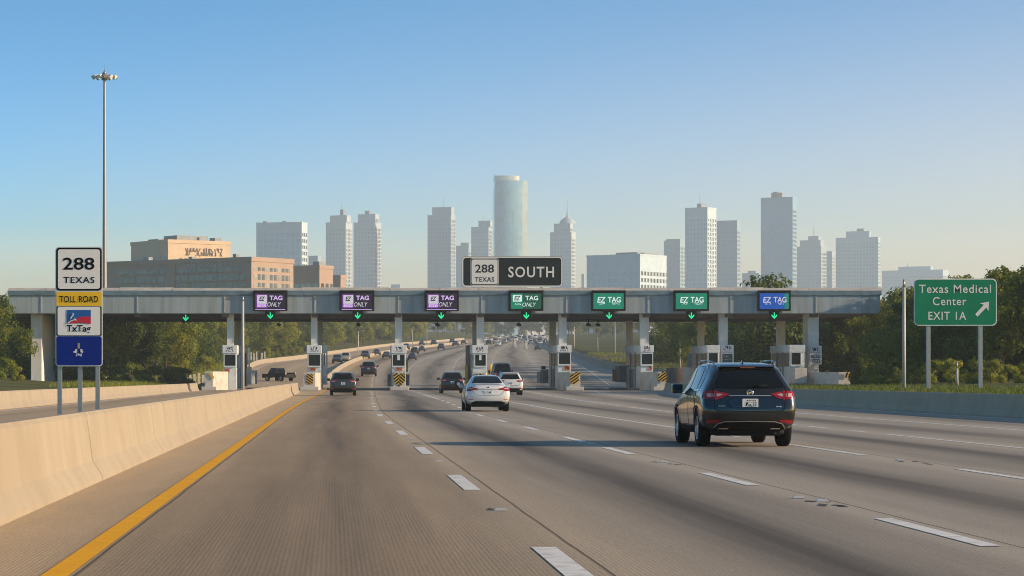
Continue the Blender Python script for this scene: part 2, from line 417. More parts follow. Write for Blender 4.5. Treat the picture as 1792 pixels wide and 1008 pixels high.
# oil and rubber worn into the middle of each lane
ramp = nd('ShaderNodeValToRGB'); cr = ramp.color_ramp; cr.interpolation = 'EASE'
U0, U1 = -14.9, 23.6
stops = [(-14.9, .12), (-12, .35), (-9.5, .15), (-6, .35), (-3.4, .04), (-2.2, .10), (-1.5, .42), (-.2, .80), (1.1, .50), (1.75, .12), (2.5, .32), (3.5, 1.0), (4.5, .42), (5.3, .05),
         (6.2, .30), (7.3, .80), (8.3, .40), (9.3, .08), (10.3, .4), (11.3, .85), (12.3, .4), (13.3, .08), (14.5, .4), (15.6, .75), (16.8, .35), (17.8, .08), (20, .5), (23.6, .1)]
cr.elements[0].position = 0; cr.elements[1].position = 1
for e, q in ((cr.elements[0], stops[0][1]), (cr.elements[1], stops[-1][1])): e.color = (q, q, q, 1)
for p, q in stops[1:-1]: e = cr.elements.new((p - U0) / (U1 - U0)); e.color = (q, q, q, 1)
wob = noise(stretch(.2, .010), 3)
L.new(mapr(math_('ADD', u, mapr(wob, .3, .7, -.5, .5)), U0, U1, 0, 1), ramp.inputs[0])
patch = noise(stretch(.7, .014), 6, .62)
oil = math_('MULTIPLY', ramp.outputs[0], mapr(patch, .32, .66, .62, 1.3))
base = mix(mapr(noise(stretch(.8, .12), 7, .7), .3, .7, 0, 1), (.58, .44, .29), (.47, .365, .245))
warm = mapr(u, 0.5, 3.5, 0, 1)
base = mix(warm, base, mix(mapr(noise(stretch(.6, .08), 6, .7), .3, .7, 0, 1), (.475, .42, .35), (.39, .35, .295)))
col = mix(mapr(oil, .05, 1, 0, .88), base, (.085, .075, .066))
fine = noise(stretch(26, 9), 4, .8)
col = mix(1.0, col, mapr(fine, .25, .75, .80, 1.18), 'MULTIPLY')
# tining grooves along the lane
wv = nd('ShaderNodeTexWave', wave_type='BANDS', bands_direction='X', wave_profile='SIN'); wv.inputs['Scale'].default_value = 5.6; wv.inputs['Distortion'].default_value = 2.4
wv.inputs['Detail'].default_value = 3; wv.inputs['Detail Scale'].default_value = 1.2; wv.inputs['Detail Roughness'].default_value = .7
L.new(stretch(1.55, .05), wv.inputs['Vector'])
groove = math_('MULTIPLY', wv.outputs['Fac'], mapr(noise(stretch(3, .06), 6, .75), .3, .65, .35, 1.0))
fade = mapr(v, 18, 55, 1, 0)
col = mix(1.0, col, mapr(math_('MULTIPLY', groove, fade), 0, 1, 1.05, .83), 'MULTIPLY')
# sawn joints beside the lane lines, and transverse joints
jt = None
for q in (-1.78, 1.93, 5.52, 9.55):
    d = math_('ABSOLUTE', math_('SUBTRACT', math_('ADD', u, mapr(noise(stretch(.1, .3), 2), 0, 1, -.02, .02)), q))
    k = mapr(d, .008, .02, 1, 0)
    jt = k if jt is None else math_('MAXIMUM', jt, k)
col = mix(math_('MULTIPLY', jt, .7), col, (.045, .04, .036))
L.new(col, b.inputs['Base Color'])
L.new(mapr(oil, 0, 1, .92, .80), b.inputs['Roughness']); b.inputs['Specular IOR Level'].default_value = .08
bp = nd('ShaderNodeBump'); bp.inputs['Strength'].default_value = .35; bp.inputs['Distance'].default_value = .012
L.new(math_('ADD', math_('MULTIPLY', math_('MULTIPLY', groove, fade), -.15), math_('MULTIPLY', fine, .6)), bp.inputs['Height']); L.new(bp.outputs[0], b.inputs['Normal'])

SUB = 3
verts, faces, uvs = [], [], []
RY = [Y for Y in YR if Y >= -30]
for Y in RY:
    xs = [lineX(i, Y) for i in range(10)]
    xs[9] = max(xs[9], xs[8] + .5)
    for i in range(9):
        for s in range(SUB):
            t = s / SUB; verts.append((lerp(xs[i], xs[i+1], t), Y, zg(Y))); uvs.append((lerp(UL[i], UL[i+1], t), Y))
    verts.append((xs[9], Y, zg(Y))); uvs.append((UL[9], Y))
nc = 9 * SUB + 1
for i in range(len(RY) - 1):
    for j in range(nc - 1): faces.append((i*nc+j, i*nc+j+1, (i+1)*nc+j+1, (i+1)*nc+j))
me = bpy.data.meshes.new('road'); me.from_pydata(verts, [], faces); me.materials.append(RD)
ul = me.uv_layers.new(name='lane')
for lp in me.loops: ul.data[lp.index].uv = uvs[lp.vertex_index]
road = tag(link('road', me), kind='structure')

def zroad(Y):                                   # height of the faceted road sheet
    for a, b_ in zip(RY, RY[1:]):
        if Y <= b_: return lerp(zg(a), zg(b_), (Y - a) / (b_ - a))
    return zg(Y)
def strip(mb, fx, d0, d1, wd, lift=.005):
    ys = [d0] + [y for y in RY if d0 < y < d1] + [d1]
    for a, c in zip(ys, ys[1:]):
        xa, xc = fx(a), fx(c)
        mb.quad((xa - wd/2, a, zroad(a) + lift), (xa + wd/2, a, zroad(a) + lift), (xc + wd/2, c, zroad(c) + lift), (xc - wd/2, c, zroad(c) + lift))
def lane_line(name, i, segs, wd, mat):
    mb = MB()
    for d0, d1 in segs: strip(mb, lambda d: lineX(i, d), d0, d1, wd if d1 < 280 else max(wd, .16), .005 if d1 < 300 else .02)
    return mb.build(name, mat, road)
lane_line('edge_line', 2, [(5, 276)], .19, PAINTY)
lane_line('lane_line', 1, [(a, a + 3.4) for a in [330 + 14 * k for k in range(50)]], .2, PAINTW)
lane_line('edge_line', 2, [(310, 600)], .2, PAINTY)
d1_ = [(16.4, 20.6), (31.1, 35.9), (45.6, 50.4), (61, 66), (75.5, 80)] + [(a, a + 4.4) for a in range(91, 280, 14)]
lane_line('lane_line', 3, d1_ + [(a, a + 4) for a in range(320, 1200, 14)], .20, PAINTW)
d2_ = [(8.5, 12.6), (20.7, 24.8), (32.4, 36.7), (45.6, 50), (54.5, 59)] + [(a, a + 4.2) for a in range(67, 160, 12)]
lane_line('lane_line', 4, d2_ + [(160, 240)] + [(a, a + 4) for a in range(310, 1200, 14)], .18, PAINTW)
lane_line('lane_line', 5, [(18.5, 24), (30.5, 38.2), (45, 54), (59, 150)] + [(160, 172), (185, 197), (215, 227)] + [(a, a + 4) for a in range(330, 1200, 14)], .15, PAINTW)
lane_line('lane_line', 6, [(28, 62), (64, 66), (69, 72), (74, 120), (124, 190), (195, 265)] + [(a, a + 4) for a in range(330, 1200, 14)], .15, PAINTW)
lane_line('lane_line', 7, [(30, 110), (113, 118), (122, 262)] + [(a, a + 4) for a in range(330, 1200, 14)], .15, PAINTW)
lane_line('edge_line', 8, [(40, 225)], .13, PAINTW)
lane_line('edge_line', 8, [(330, 1200)], .18, PAINTW)
mb = MB(); strip(mb, lambda d: lerp(interp(LEFT, d), lineX(1, d), .12), 30, 700, .16); mb.build('edge_line', PAINTW, road)
mb = MB(); strip(mb, lambda d: lerp(interp(LEFT, d), lineX(1, d), .80), 30, 276, .16); mb.build('edge_line', PAINTY, road)
mb = MB()
for k in range(40): strip(mb, lambda d: lerp(interp(LEFT, d), lineX(1, d), .47), 60 + 14*k, 64 + 14*k, .15)
mb.build('lane_line', PAINTW, road)
# raised reflector buttons and scuffed patches between the dashes
MARK = pmat('button_ceramic', (.55, .53, .50), .25, .3)
for (i, D, off) in ((3, 26.3, .03), (3, 41.5, .03), (3, 56.5, .03), (3, 71, .03), (4, 29.0, -.05), (4, 28.2, .06), (4, 41.2, 0), (4, 52.6, 0), (5, 42.2, 0), (5, 27.0, 0)):
    mb = MB(); X = lineX(i, D) + off
    mb.prism([(X-.07, D-.06), (X+.07, D-.06), (X+.07, D+.06), (X-.07, D+.06)], .004, .028, top=[(X-.05, D-.03), (X+.05, D-.03), (X+.05, D+.03), (X-.05, D+.03)])
    mb.build('pavement_button', MARK, road)
SCUFF = pmat('scuffed_tar', (.05, .046, .043), .8, var=.3, vs=20)
rn = random.Random(5)
for (i, D, n) in ((3, 26.0, 3), (4, 27.6, 6), (4, 40.8, 3), (5, 41, 4)):
    mb = MB(); X = lineX(i, D)
    for k in range(n):
        cx, cy = X + rn.uniform(-.12, .12), D + rn.uniform(-.7, .7); pts = []
        for t in range(7):
            a = t / 7 * 6.283; r = rn.uniform(.5, 1.2); pts.append((cx + .06 * r * math.cos(a), cy + .18 * r * math.sin(a), .004))
        mb.bm.faces.new([mb.bm.verts.new(p) for p in pts])
    mb.build('tar_scuff', SCUFF, road)

# ================================================================ concrete barriers
def barrier(label, fx, d0, d1, h, wt=.16, wb=.60, step=6.0, group='concrete traffic barriers', end=True):
    prof = [(-wb/2, 0), (-wb/2, .07), (-wb/2 + .13, .27), (-wt/2 - .01, h - .05), (-wt/2 + .03, h), (wt/2 - .03, h), (wt/2 + .01, h - .05), (wb/2 - .13, .27), (wb/2, .07), (wb/2, 0)]
    mb = MB(); bm = mb.bm; rows = []
    ys = [d0]
    while ys[-1] < d1 - 1e-6: ys.append(min(d1, ys[-1] + step))
    for Y in ys:
        x = fx(Y); rows.append([bm.verts.new((x + a, Y, zg(Y) + z - .01)) for a, z in prof])
    for A, B in zip(rows, rows[1:]):
        for k in range(len(prof) - 1): bm.faces.new((A[k], A[k+1], B[k+1], B[k]))
    bm.faces.new(rows[0]); bm.faces.new(rows[-1][::-1])
    o = mb.build('concrete_barrier', CONC); tag(o, label, 'barrier', group)
    # casting joints: dark grooves across the face
    g = MB()
    for Y in [y for y in ys[1:-1]][::2]:
        x = fx(Y); p2 = [(a * 1.012, z + .004) for a, z in prof]
        for (a, z), (c, q) in zip(p2, p2[1:]):
            g.quad((x + a, Y - .011, zg(Y) + z - .01), (x + a, Y + .011, zg(Y) + z - .01), (x + c, Y + .011, zg(Y) + q - .01), (x + c, Y - .011, zg(Y) + q - .01))
    g.build('casting_joint', pmat('joint_dark', (.17, .14, .11), .9), o)
    return o
barrier('tan concrete barrier running beside the solid yellow line to the second toll booth', lambda d: interp([(-5, -3.35), (140, -3.35), (236, -3.33)], d), 4, 236, .915)
barrier('concrete barrier along the outer edge of the separated roadway by the tree wood', lambda d: -14.5, 80, 254, .79, step=8)
barrier('short shadowed barrier piece in front of the first toll booth block', lambda d: -14.35, 255.5, 270, .80, step=8)
barrier('shaded concrete barrier sweeping past the charcoal car to the sixth booth', lambda d: interp(RBAR, d), 8, 266, .81, step=6)
barrier('sunlit barrier curving along the wood behind the first two toll booths', lambda d: interp(LEFT, d) + .4, 312, 1150, .85, step=14)
barrier('median barrier between the two roadways behind the toll plaza', lambda d: lineX(1, d), 335, 1000, .7, step=14)
barrier('shaded barrier along the grass slope between the fifth and sixth booths', lambda d: interp(RIGHT, d) - .3, 345, 1100, 1.15, step=12)
# ================================================================ toll canopy
DF, DR = 282.0, 304.0
can = thing('toll_canopy', 'long grey flat-roofed toll plaza canopy spanning every lane on concrete columns', 'canopy', (px(780, DF), DF, 0))
cx0 = can.location.x
def cX(p, D=DF): return px(p, D) - cx0
def seam(p): return cX(p)
xl, xr = cX(15), cX(1541)
zt, zgut, zf, zb_ = pz(503, DF), pz(508.5, DF), pz(517, DF), pz(548.5, DF)
seams = [15, 54, 72, 240, 393, 551, 697, 843, 991, 1134, 1279, 1428, 1541]
for a, b_ in zip(seams, seams[1:]):
    mb = MB(); mb.box(cX(a) + .03, cX(b_) - .03, 0, .35, zb_, zf, .02); mb.build('fascia_panel', CANOPY, can)
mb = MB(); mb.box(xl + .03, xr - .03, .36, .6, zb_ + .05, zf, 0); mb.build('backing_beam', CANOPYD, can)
for x in seams[2:-1]:
    mb = MB(); mb.box(cX(x) - .05, cX(x) + .05, -.06, -.003, zb_ + .1, zf + .25); mb.tube((cX(x), -.05, zf), (cX(x), -.05, zf + .62), .05); mb.build('downpipe', COPING, can)
mb = MB(); mb.box(xl - .1, xr + .1, -.16, .5, zf + .002, zgut, .03); mb.build('gutter', GUTTER, can)
mb = MB()
xx = xl - .05
rn = random.Random(4)
while xx < xr:
    x2 = min(xr + .25, xx + rn.uniform(3.5, 6)); k = rn.uniform(-.05, .05)
    mb.prism([(xx, -.10), (x2 - .03, -.10), (x2 - .03, 2.2), (xx, 2.2)], zgut + .002, zt - .02 + k, top=[(xx, .35 + k), (x2 - .03, .35 + k), (x2 - .03, 1.4), (xx, 1.4)])
    xx = x2
mb.build('coping', COPING, can)
zs = pz(563, DR)
mb = MB()
v = [(xl + .1, .6, zb_ + .02), (xr - .1, .6, zb_ + .02), (xr - .1, DR - DF, zs + .3), (xl + .1, DR - DF, zs + .3)]
mb.quad(*v); mb.quad(*[(x, y, z + .25) for x, y, z in v[::-1]])
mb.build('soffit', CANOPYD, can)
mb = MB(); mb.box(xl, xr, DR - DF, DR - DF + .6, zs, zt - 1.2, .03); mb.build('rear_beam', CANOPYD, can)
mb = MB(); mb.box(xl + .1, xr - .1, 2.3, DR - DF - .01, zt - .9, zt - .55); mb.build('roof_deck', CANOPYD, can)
for x in seams[3:-1]:
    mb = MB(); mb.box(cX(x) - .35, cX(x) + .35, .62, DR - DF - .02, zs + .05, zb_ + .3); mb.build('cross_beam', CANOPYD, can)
mb = MB(); mb.box(xr - .35, xr - .03, .62, DR - DF - .02, zb_ - .02, zf); mb.box(xl + .03, xl + .35, .62, DR - DF - .02, zb_ - .02, zf); mb.build('end_panel', CANOPY, can)
FC = [(54, 73, 1.0), (397, 409, .8), (544, 555.5, .8), (691, 704, .8), (834, 847, .8), (977.7, 991.6, .8), (1120, 1135.6, .9), (1258.6, 1273.7, .9), (1414.5, 1433, 3.4)]
RC = [(36, 44), (411, 425), (556, 565), (693, 702), (826.5, 834.5), (961, 972), (1095, 1106), (1220, 1231), (1358, 1372.5)]
for a, b_, dp in FC:
    mb = MB(); mb.box(px(a, 284) - cx0, px(b_, 284) - cx0, 2, 2 + dp + (13.0 if a == 54 else 0), -.1, zb_ + .1, .04); mb.build('column', COLM, can)
for a, b_ in RC:
    mb = MB(); mb.box(px(a, 303) - cx0, px(b_, 303) - cx0, 20.2, 21.0, -.1, zs + .1, .04); mb.build('column', COLM, can)
# small cameras slung under the canopy
for p, k in ((488.5, 'second and third'), (628, 'first'), (766, 'x'), (908, 'y'), (1027, 'z'), (1045, 'w'), (1182, 'v')):
    pass
cams = [(488.5, 'behind the first purple lane sign'), (628, 'behind the second purple lane sign'), (766, 'behind the third purple lane sign'), (908.5, 'below the green sign under the route board'),
        (1030, 'left of the green arrow, flatter of a pair'), (1047, 'left of the green arrow, rounder of a pair'), (1182, 'left of the fourth booth column from the right end')]
for p, d in cams[:6]:
    D = 300.0; X = px(p, D)
    t = thing('overhead_camera', 'small dark camera hanging under the canopy ' + d, 'camera', (X, D, pz(563, D)), 0, 'cameras under the canopy')
    mb = MB(); mb.tube((0, 0, .35), (0, 0, -.15), .05); mb.build('bracket', PLASTIC, t)
    mb = MB(); mb.tube((-.1, .3, -.32), (.05, -.45, -.40), .2, .17, 12); mb.build('housing', PLASTIC, t)

# ================================================================ lane signs and lane arrows
def emat(name, col, s): return pmat(name, tuple(c * .25 for c in col), .5, emit=col, es=s * .42)
S_PUR = emat('screen_dark_violet', (.012, .004, .020), 1.0); S_TILE = emat('screen_violet', (.22, .03, .36), .55)
S_WHT = emat('screen_white', (.80, .76, .88), .62); S_LIL = emat('screen_lilac', (.78, .55, 1.0), .8)
S_GRN = emat('screen_green', (.0, .24, .14), .75); S_GRD = emat('screen_dark_green', (.0, .10, .055), .7); S_BLU = emat('screen_blue', (.0, .085, .46), .75)
S_TXT = emat('screen_text', (.80, .95, .90), .8); S_INK = emat('screen_ink', (.02, .01, .03), .3); ARW = emat('arrow_green', (.01, .80, .30), 1.15)
def lane_sign(x0, x1, kind, label):
    D = DF - .55; s = D / FS; cx = px((x0 + x1) / 2, D); W = (x1 - x0) * s; zc = pz(527, D); Hh = 34 * s
    t = thing('lane_sign', label, 'sign', (cx, D, zc), 0, 'electronic lane signs')
    mb = MB(); mb.box(-W/2, W/2, 0, .38, -Hh/2, Hh/2, .05); mb.box(-W/2 - .02, W/2 + .02, -.14, .1, Hh/2 + .002, Hh/2 + .12, .03); mb.build('housing', PLASTIC, t)
    iw, ih = W/2 - .24, Hh/2 - .22
    def panel(n, m, a, b_, c, d, y): q = MB(); q.plate(rrect(a, b_, c, d, .05, 3), y, y + .012); return q.build(n, m, t)
    if kind == 'p':
        panel('screen', S_PUR, -iw, iw, -ih, ih, -.02)
        panel('logo_tile', S_TILE, -iw + .02, -iw + 1.35, -ih + .06, ih - .06, -.035)
        panel('logo_field', S_WHT, -iw + .18, -iw + 1.28, -ih + .55, ih - .18, -.05); panel('logo_field', S_LIL, -iw + .20, -iw + 1.20, -ih + .18, -ih + .50, -.05)
        text(t, 'EZ', -iw + .74, .26, .48, -.066, S_INK, .66, .03, shear=.35)
        scribble(t, -iw + .35, -iw + 1.1, -ih + .24, -ih + .44, -.066, S_TILE, 4, int(x0))
        text(t, 'TAG', .62, .36, .50, -.05, S_LIL, 1.42, .03); text(t, 'ONLY', .42, -.36, .48, -.05, S_WHT, 1.5, .005, shear=.25)
        panel('light_strip', S_LIL, -iw, iw, -ih - .10, -ih - .05, -.02)
    elif kind == 'h':
        panel('screen', S_GRD, -iw, iw, -ih, ih, -.02); panel('logo_tile', S_GRN, -iw + .01, -iw + 1.3, -ih + .01, ih - .01, -.035)
        panel('logo_field', S_TXT, -iw + .22, -iw + 1.22, -.05, ih - .16, -.05)
        text(t, 'EZ', -iw + .72, .33, .5, -.066, S_GRD, .72, .03, shear=.35)
        text(t, 'TAG', .62, .34, .50, -.05, S_TXT, 1.4, .02); text(t, 'ONLY', .35, -.38, .44, -.052, S_TXT, 1.5, .0, shear=.25)
        scribble(t, -iw + .45, -iw + 1.15, -.42, -.2, -.052, S_TXT, 3, 9)
    else:
        panel('screen', S_GRN if kind == 'g' else S_BLU, -iw - .02, iw + .02, -ih - .02, ih + .02, -.02)
        if kind == 'b': panel('screen_edge', S_GRN, iw - .45, iw + .01, -ih, ih, -.03)
        m = S_TXT if kind == 'g' else S_WHT
        text(t, 'EZ', -.78, .14, .62, -.045, m, .92, .02, shear=.15); text(t, 'TAG', .62, .16, .62, -.045, m, 1.42, .02)
        scribble(t, .35, 1.2, -.38, -.12, -.045, m, 3, int(x0) + 3); scribble(t, -1.05, -.35, -.34, -.22, -.045, m, 2, int(x0), t=.3)
SX = [(443, 503, 'p', 'purple and black lane sign nearest the tall bare pole'), (594, 655, 'p', 'purple and black lane sign above the slate car entering its lane'),
      (743, 803, 'p', 'purple and black lane sign just left of the SOUTH board'), (890, 951, 'h', 'green lane sign with white logo tile directly under the SOUTH board'),
      (1035, 1095, 'g', 'all green lane sign first to the right of the SOUTH board'), (1179, 1241, 'g', 'all green lane sign beside the blue one'),
      (1326, 1384, 'b', 'blue lane sign at the right end of the canopy')]
for a, b_, k, l in SX: lane_sign(a, b_, k, l)
AX = [(325, 556, 'with no sign above it, behind the route sign'), (473, 552, 'below the purple sign nearest the tall pole'), (626, 552, 'below the purple sign above the slate car'), (772, 552, 'below the purple sign left of the SOUTH board'),
      (921, 552, 'below the green sign under the SOUTH board'), (1066, 552, 'below the green sign right of the SOUTH board'), (1210, 552, 'below the green sign beside the blue one'), (1355, 552, 'below the blue sign')]
for p, y, d in AX:
    D = DF - .45 if p != 325 else DF + 3; s = D / FS
    t = thing('lane_arrow', 'lit green down arrow box ' + d, 'signal', (px(p, D), D, pz(y, D)), 0, 'lane arrow signals')
    w2, h2 = 9 * s, 8.2 * s
    mb = MB(); mb.box(-w2, w2, 0, .35, -h2, h2, .03); mb.box(-w2, w2, -.3, -.002, h2 - .06, h2, .01); mb.build('housing', PLASTIC, t)
    k = s; a = MB()
    a.plate([(-.9*k, 5.2*k), (-.9*k, -2*k), (.9*k, -2*k), (.9*k, 5.2*k)], -.03, -.01)
    a.plate([(0, -6.2*k), (4.9*k, -.9*k), (4.9*k, 1.3*k), (3.7*k, 1.3*k), (0, -3.0*k), (-3.7*k, 1.3*k), (-4.9*k, 1.3*k), (-4.9*k, -.9*k)], -.036, -.012)
    a.build('arrow', ARW, t)

# ================================================================ route board on the canopy
D = DF + .4; s = D / FS
t = thing('guide_sign', 'black SOUTH board with white route 288 marker standing on the canopy roof', 'sign', (px(896.5, D), D, pz(475.5, D)))
W, Hh = 177 * s / 2, 54 * s / 2
mb = MB(); mb.plate(rrect(-W, W, -Hh, Hh, .45), 0, .1); mb.build('board', SIGNBK, t)
mb = MB(); ring_plate(mb, rrect(-W + .03, W - .03, -Hh + .03, Hh - .03, .43), rrect(-W + .17, W - .17, -Hh + .17, Hh - .17, .32), -.015, .01); mb.build('border', SIGNW, t)
mx_ = (848 - 896.5) * s
q = MB(); q.plate(rrect(mx_ - 25*s, mx_ + 25*s, -24*s, 23.5*s, .28), -.02, -.004); q.build('marker_border', SIGNW, t)
q = MB(); q.plate(rrect(mx_ - 24.2*s, mx_ + 24.2*s, -23.2*s, 22.7*s, .24), -.03, -.021); q.build('marker_border', BLACK, t)
q = MB(); q.plate(rrect(mx_ - 22.8*s, mx_ + 22.8*s, -21.8*s, 21.3*s, .2), -.04, -.031); q.build('marker_field', SIGNW, t)
text(t, '288', mx_, 5.5*s, 14.5*s, -.05, BLACK, 33*s, .012); text(t, 'TEXAS', mx_, -13.5*s, 8.2*s, -.05, BLACK, 33.5*s, .011, spacing=1.1)
text(t, 'SOUTH', (929.5 - 896.5)*s, -.5*s, 19*s, -.02, SIGNW, 80*s, .016, spacing=1.15)
for x in (-3.2, 3.2):
    mb = MB(); mb.box(x - .12, x + .12, .101, .3, -Hh - .5, Hh * .6); mb.build('bracket', STEEL, t)

# ================================================================ toll booths
def rel(poly, o): return [(x - o[0], y - o[1]) for x, y in poly]
def foot(a, b_, c, d, D0, D1): return [(px(a, D0), D0), (px(b_, D0), D0), (px(d, D1), D1), (px(c, D1), D1)]
def booth(label, hx, cab, dep, win, D=284.0, head=(604, 619), wy=(620.5, 640), sidewin=None, badge=None, sign=True, seed=1, extras=()):
    D = 279.3; s = D / FS; X0, X1 = px(cab[0], D), px(cab[1], D); xc = (X0 + X1) / 2; o = (xc, D)
    t = thing('toll_booth', label, 'toll booth', (xc, D, 0), 0, 'toll booths'); Z = lambda y: pz(y, D)
    mb = MB(); mb.box(X0 - xc, X1 - xc, .05, dep, 0, Z(head[1]) + .05, .05); mb.build('cabin', BOOTH, t)
    mb = MB(); mb.box(px(hx[0], D) - xc, px(hx[1], D) - xc, -.08, dep + .2, Z(head[1]), Z(head[0]), .05); mb.build('roof_box', BOOTH, t)
    if sign:
        a, b_ = px(hx[0] + .8, D) - xc, px(hx[1] - .8, D) - xc
        mb = MB(); mb.plate(rrect(a, b_, Z(head[1]) + .06, Z(head[0]) - .06, .06, 3), -.11, -.082); sp_ = mb.build('header_sign', SIGNW, t)
        zm_ = (Z(head[0]) + Z(head[1])) / 2; scribble(sp_, lerp(a, b_, .25), lerp(a, b_, .75), zm_ - .02, zm_ + .28, -.115, BLACK, 3, seed, t=.2); scribble(sp_, lerp(a, b_, .2), lerp(a, b_, .8), zm_ - .28, zm_ - .1, -.115, BLACK, 4, seed + 50, t=.18)
    if win:
        a, b_ = px(win[0], D) - xc, px(win[1], D) - xc; z0, z1 = Z(wy[1]), Z(wy[0])
        mb = MB(); mb.box(a, b_, .02, .045, z0, z1); g = mb.build('window', GLASS, t)
        mb = MB(); ring_plate(mb, rrect(a - .09, b_ + .09, z0 - .09, z1 + .09, .03, 2), rrect(a, b_, z0, z1, .03, 2), -.03, .045); mb.build('frame', BOOTH, g)
        mb = MB(); mb.box(lerp(a, b_, .38), lerp(a, b_, .60), .012, .0195, lerp(z0, z1, .5), z1 - .04); mb.build('notice', SIGNW, g) if seed in (3, 5) else mb.bm.free()
        mb = MB(); mb.box(a - .12, b_ + .12, -.10, .04, z0 - .17, z0 - .095, .01); mb.build('sill', BOOTH, g)
    if badge:
        a, b_, c, d = px(badge[0], D) - xc, px(badge[1], D) - xc, Z(badge[3]), Z(badge[2])
        mb = MB(); mb.box(a, b_, -.01, .045, c, d, .01); bd = mb.build('fee_plate', ORANGE, t); scribble(bd, a + .08, b_ - .08, c + .1, d - .1, -.016, pmat('ink_red', (.25, .03, .02), .6), 3, seed + 7, t=.22)
    side = -1 if X0 > 0 else 1; xs_ = (X0 if side < 0 else X1) - xc
    n = max(1, int(dep / 3.6))
    for k in range(n):
        y0 = .5 + k * (dep - .5) / n; y1 = y0 + (dep - .5) / n - .7
        mb = MB(); mb.box(min(xs_, xs_ + side * .02), max(xs_, xs_ + side * .02), y0, y1, Z(wy[1]) - .2, Z(wy[0])); mb.build('side_window', GLASS, t)
        if k: mb = MB(); mb.box(min(xs_, xs_ + side * .10), max(xs_, xs_ + side * .10), y0 - .5, y0 - .2, 0, Z(head[1])); mb.build('corner_post', BOOTHD, t)
    mb = MB(); mb.box(min(xs_, xs_ + side*.03), max(xs_, xs_ + side*.03), dep*.45, dep*.75, .3, Z(wy[1]) - .5); mb.build('door', BOOTHD, t)
    for (nm, m, a, b_, ya, yb, Da, Db) in extras:
        e = MB(); e.box(px(a, Da) - xc, px(b_, Da) - xc, Da - D, Db - D, max(0, pz(yb, Da)), pz(ya, Da), .03); e.build(nm, m, t)
    return t
K = 'equipment_cabinet'
booth('toll booth with a tall white cabinet stack behind the bare pole', (389, 415), (390.5, 414), 4.5, (393, 412), badge=(393, 402, 645, 651), seed=1,
      extras=((K, BOOTH, 417.5, 421, 605, 676, 288, 291), (K, BOOTHD, 421.5, 431, 618, 676, 290, 294), (K, SIGNW, 433, 437.5, 608, 618, 287, 288), ('service_post', SIGNW, 434.5, 437, 619, 674, 287, 288), (K, WHITEC, 431, 440, 642, 673, 286, 286.9), (K, BOOTH, 440.5, 446, 648, 672, 287, 296)))
booth('toll booth at the end of the near barrier beside the slate car', (536.5, 563), (538, 562), 4.5, (540, 560), badge=(543, 552.5, 643, 649.5), seed=2,
      extras=((K, SIGNW, 564.5, 573, 603.5, 617, 287.5, 291), ('service_post', BOOTHD, 566, 569, 618, 640, 288, 290), (K, BOOTH, 564, 573, 640, 673, 286, 292), ('service_post', BOOTH, 571, 573, 617.5, 640, 289, 290)))
booth('toll booth whose white block carries a yellow and black diamond', (684.5, 711.5), (686, 710), 4.5, (687.5, 708), badge=(693, 704, 643, 649), seed=3,
      extras=((K, YEL, 711, 714, 630, 651, 288, 289), (K, BOOTHD, 711.5, 716.5, 655, 674, 286, 289), (K, BOOTHD, 679.5, 684, 655, 676, 286, 290)))
booth('toll booth half hidden behind the white saloon, yellow gate arm at its foot', (826, 853), (827.5, 852), 4.5, (831.5, 850), seed=5,
      extras=((K, BOOTHD, 819.5, 826.5, 604, 673, 290, 296), ('service_post', YEL, 815.5, 819, 640, 672, 288, 290)))
booth('toll booth on a kerbed island with a striped block pushed askew', (974.5, 1000), (976, 999), 11, (978, 997.5), wy=(618, 637), head=(603.5, 617), badge=(987.5, 998, 640, 648), seed=6,
      extras=((K, BOOTH, 944.5, 950, 650, 670, 296, 300), ('service_post', ORANGE, 941.5, 943.5, 650, 669, 298, 298.4), (K, PLASTIC, 949.3, 955, 641, 646, 294, 296), (K, BOOTHD, 950.5, 960, 646.5, 671, 292, 296)))
booth('toll booth where the shaded curving barrier ends', (1120, 1144), (1121, 1143), 14, (1123, 1141.5), wy=(619.5, 637.5), head=(604, 616.5), badge=(1135, 1141.5, 640.5, 648), seed=7,
      extras=((K, BOOTH, 1076, 1084, 646, 668, 299, 302), ('service_post', ORANGE, 1072.5, 1076.5, 646.5, 667, 297, 297.5), (K, BOOTHD, 1084.5, 1096, 640, 669, 293, 298)))
booth('toll booth with a notice board just left of the charcoal car roof', (1237, 1260), (1238, 1259), 12, (1240, 1256), wy=(618, 638), head=(604, 617), sign=False, seed=8,
      extras=((K, BOOTHD, 1215, 1219, 618, 672, 298, 304), (K, WHITEC, 1190, 1214, 643, 672, 284, 296), ('service_post', ORANGE, 1191, 1194, 646, 668, 281, 281.5)))
booth('toll booth at the right end with a window facing the lanes', (1381, 1409), (1382, 1408), 12, (1385, 1401), wy=(617.5, 638), head=(603.5, 616), sign=False, seed=9,
      extras=((K, WHITEC, 1391, 1412, 644, 671, 276, 279.2),))
BASES = [('white-ended concrete block in front of the first toll booth', (358, 373, 373, 399), 650), ('white block with a wavy yellow hazard plate at the near barrier end', (530, 552, 538, 561), 652),
         ('white block with a yellow diamond facing the middle lanes', (688, 710, 687, 710), 650.5), ('white block hidden by the white saloon under the fourth booth', (829, 851, 830, 852), 652),
         ('pale block with a striped plate at its right corner, fifth booth', (996, 1015.5, 975, 1002), 651), ('pale block behind the shaded barrier with crumpled stripes', (1149, 1166, 1119, 1146), 650.5),
         ('pale block behind the charcoal car roof', (1270, 1290, 1250, 1283), 650), ('long rust-stained white block at the canopy right end', (1467, 1488, 1398, 1440), 651)]
HAZ = []
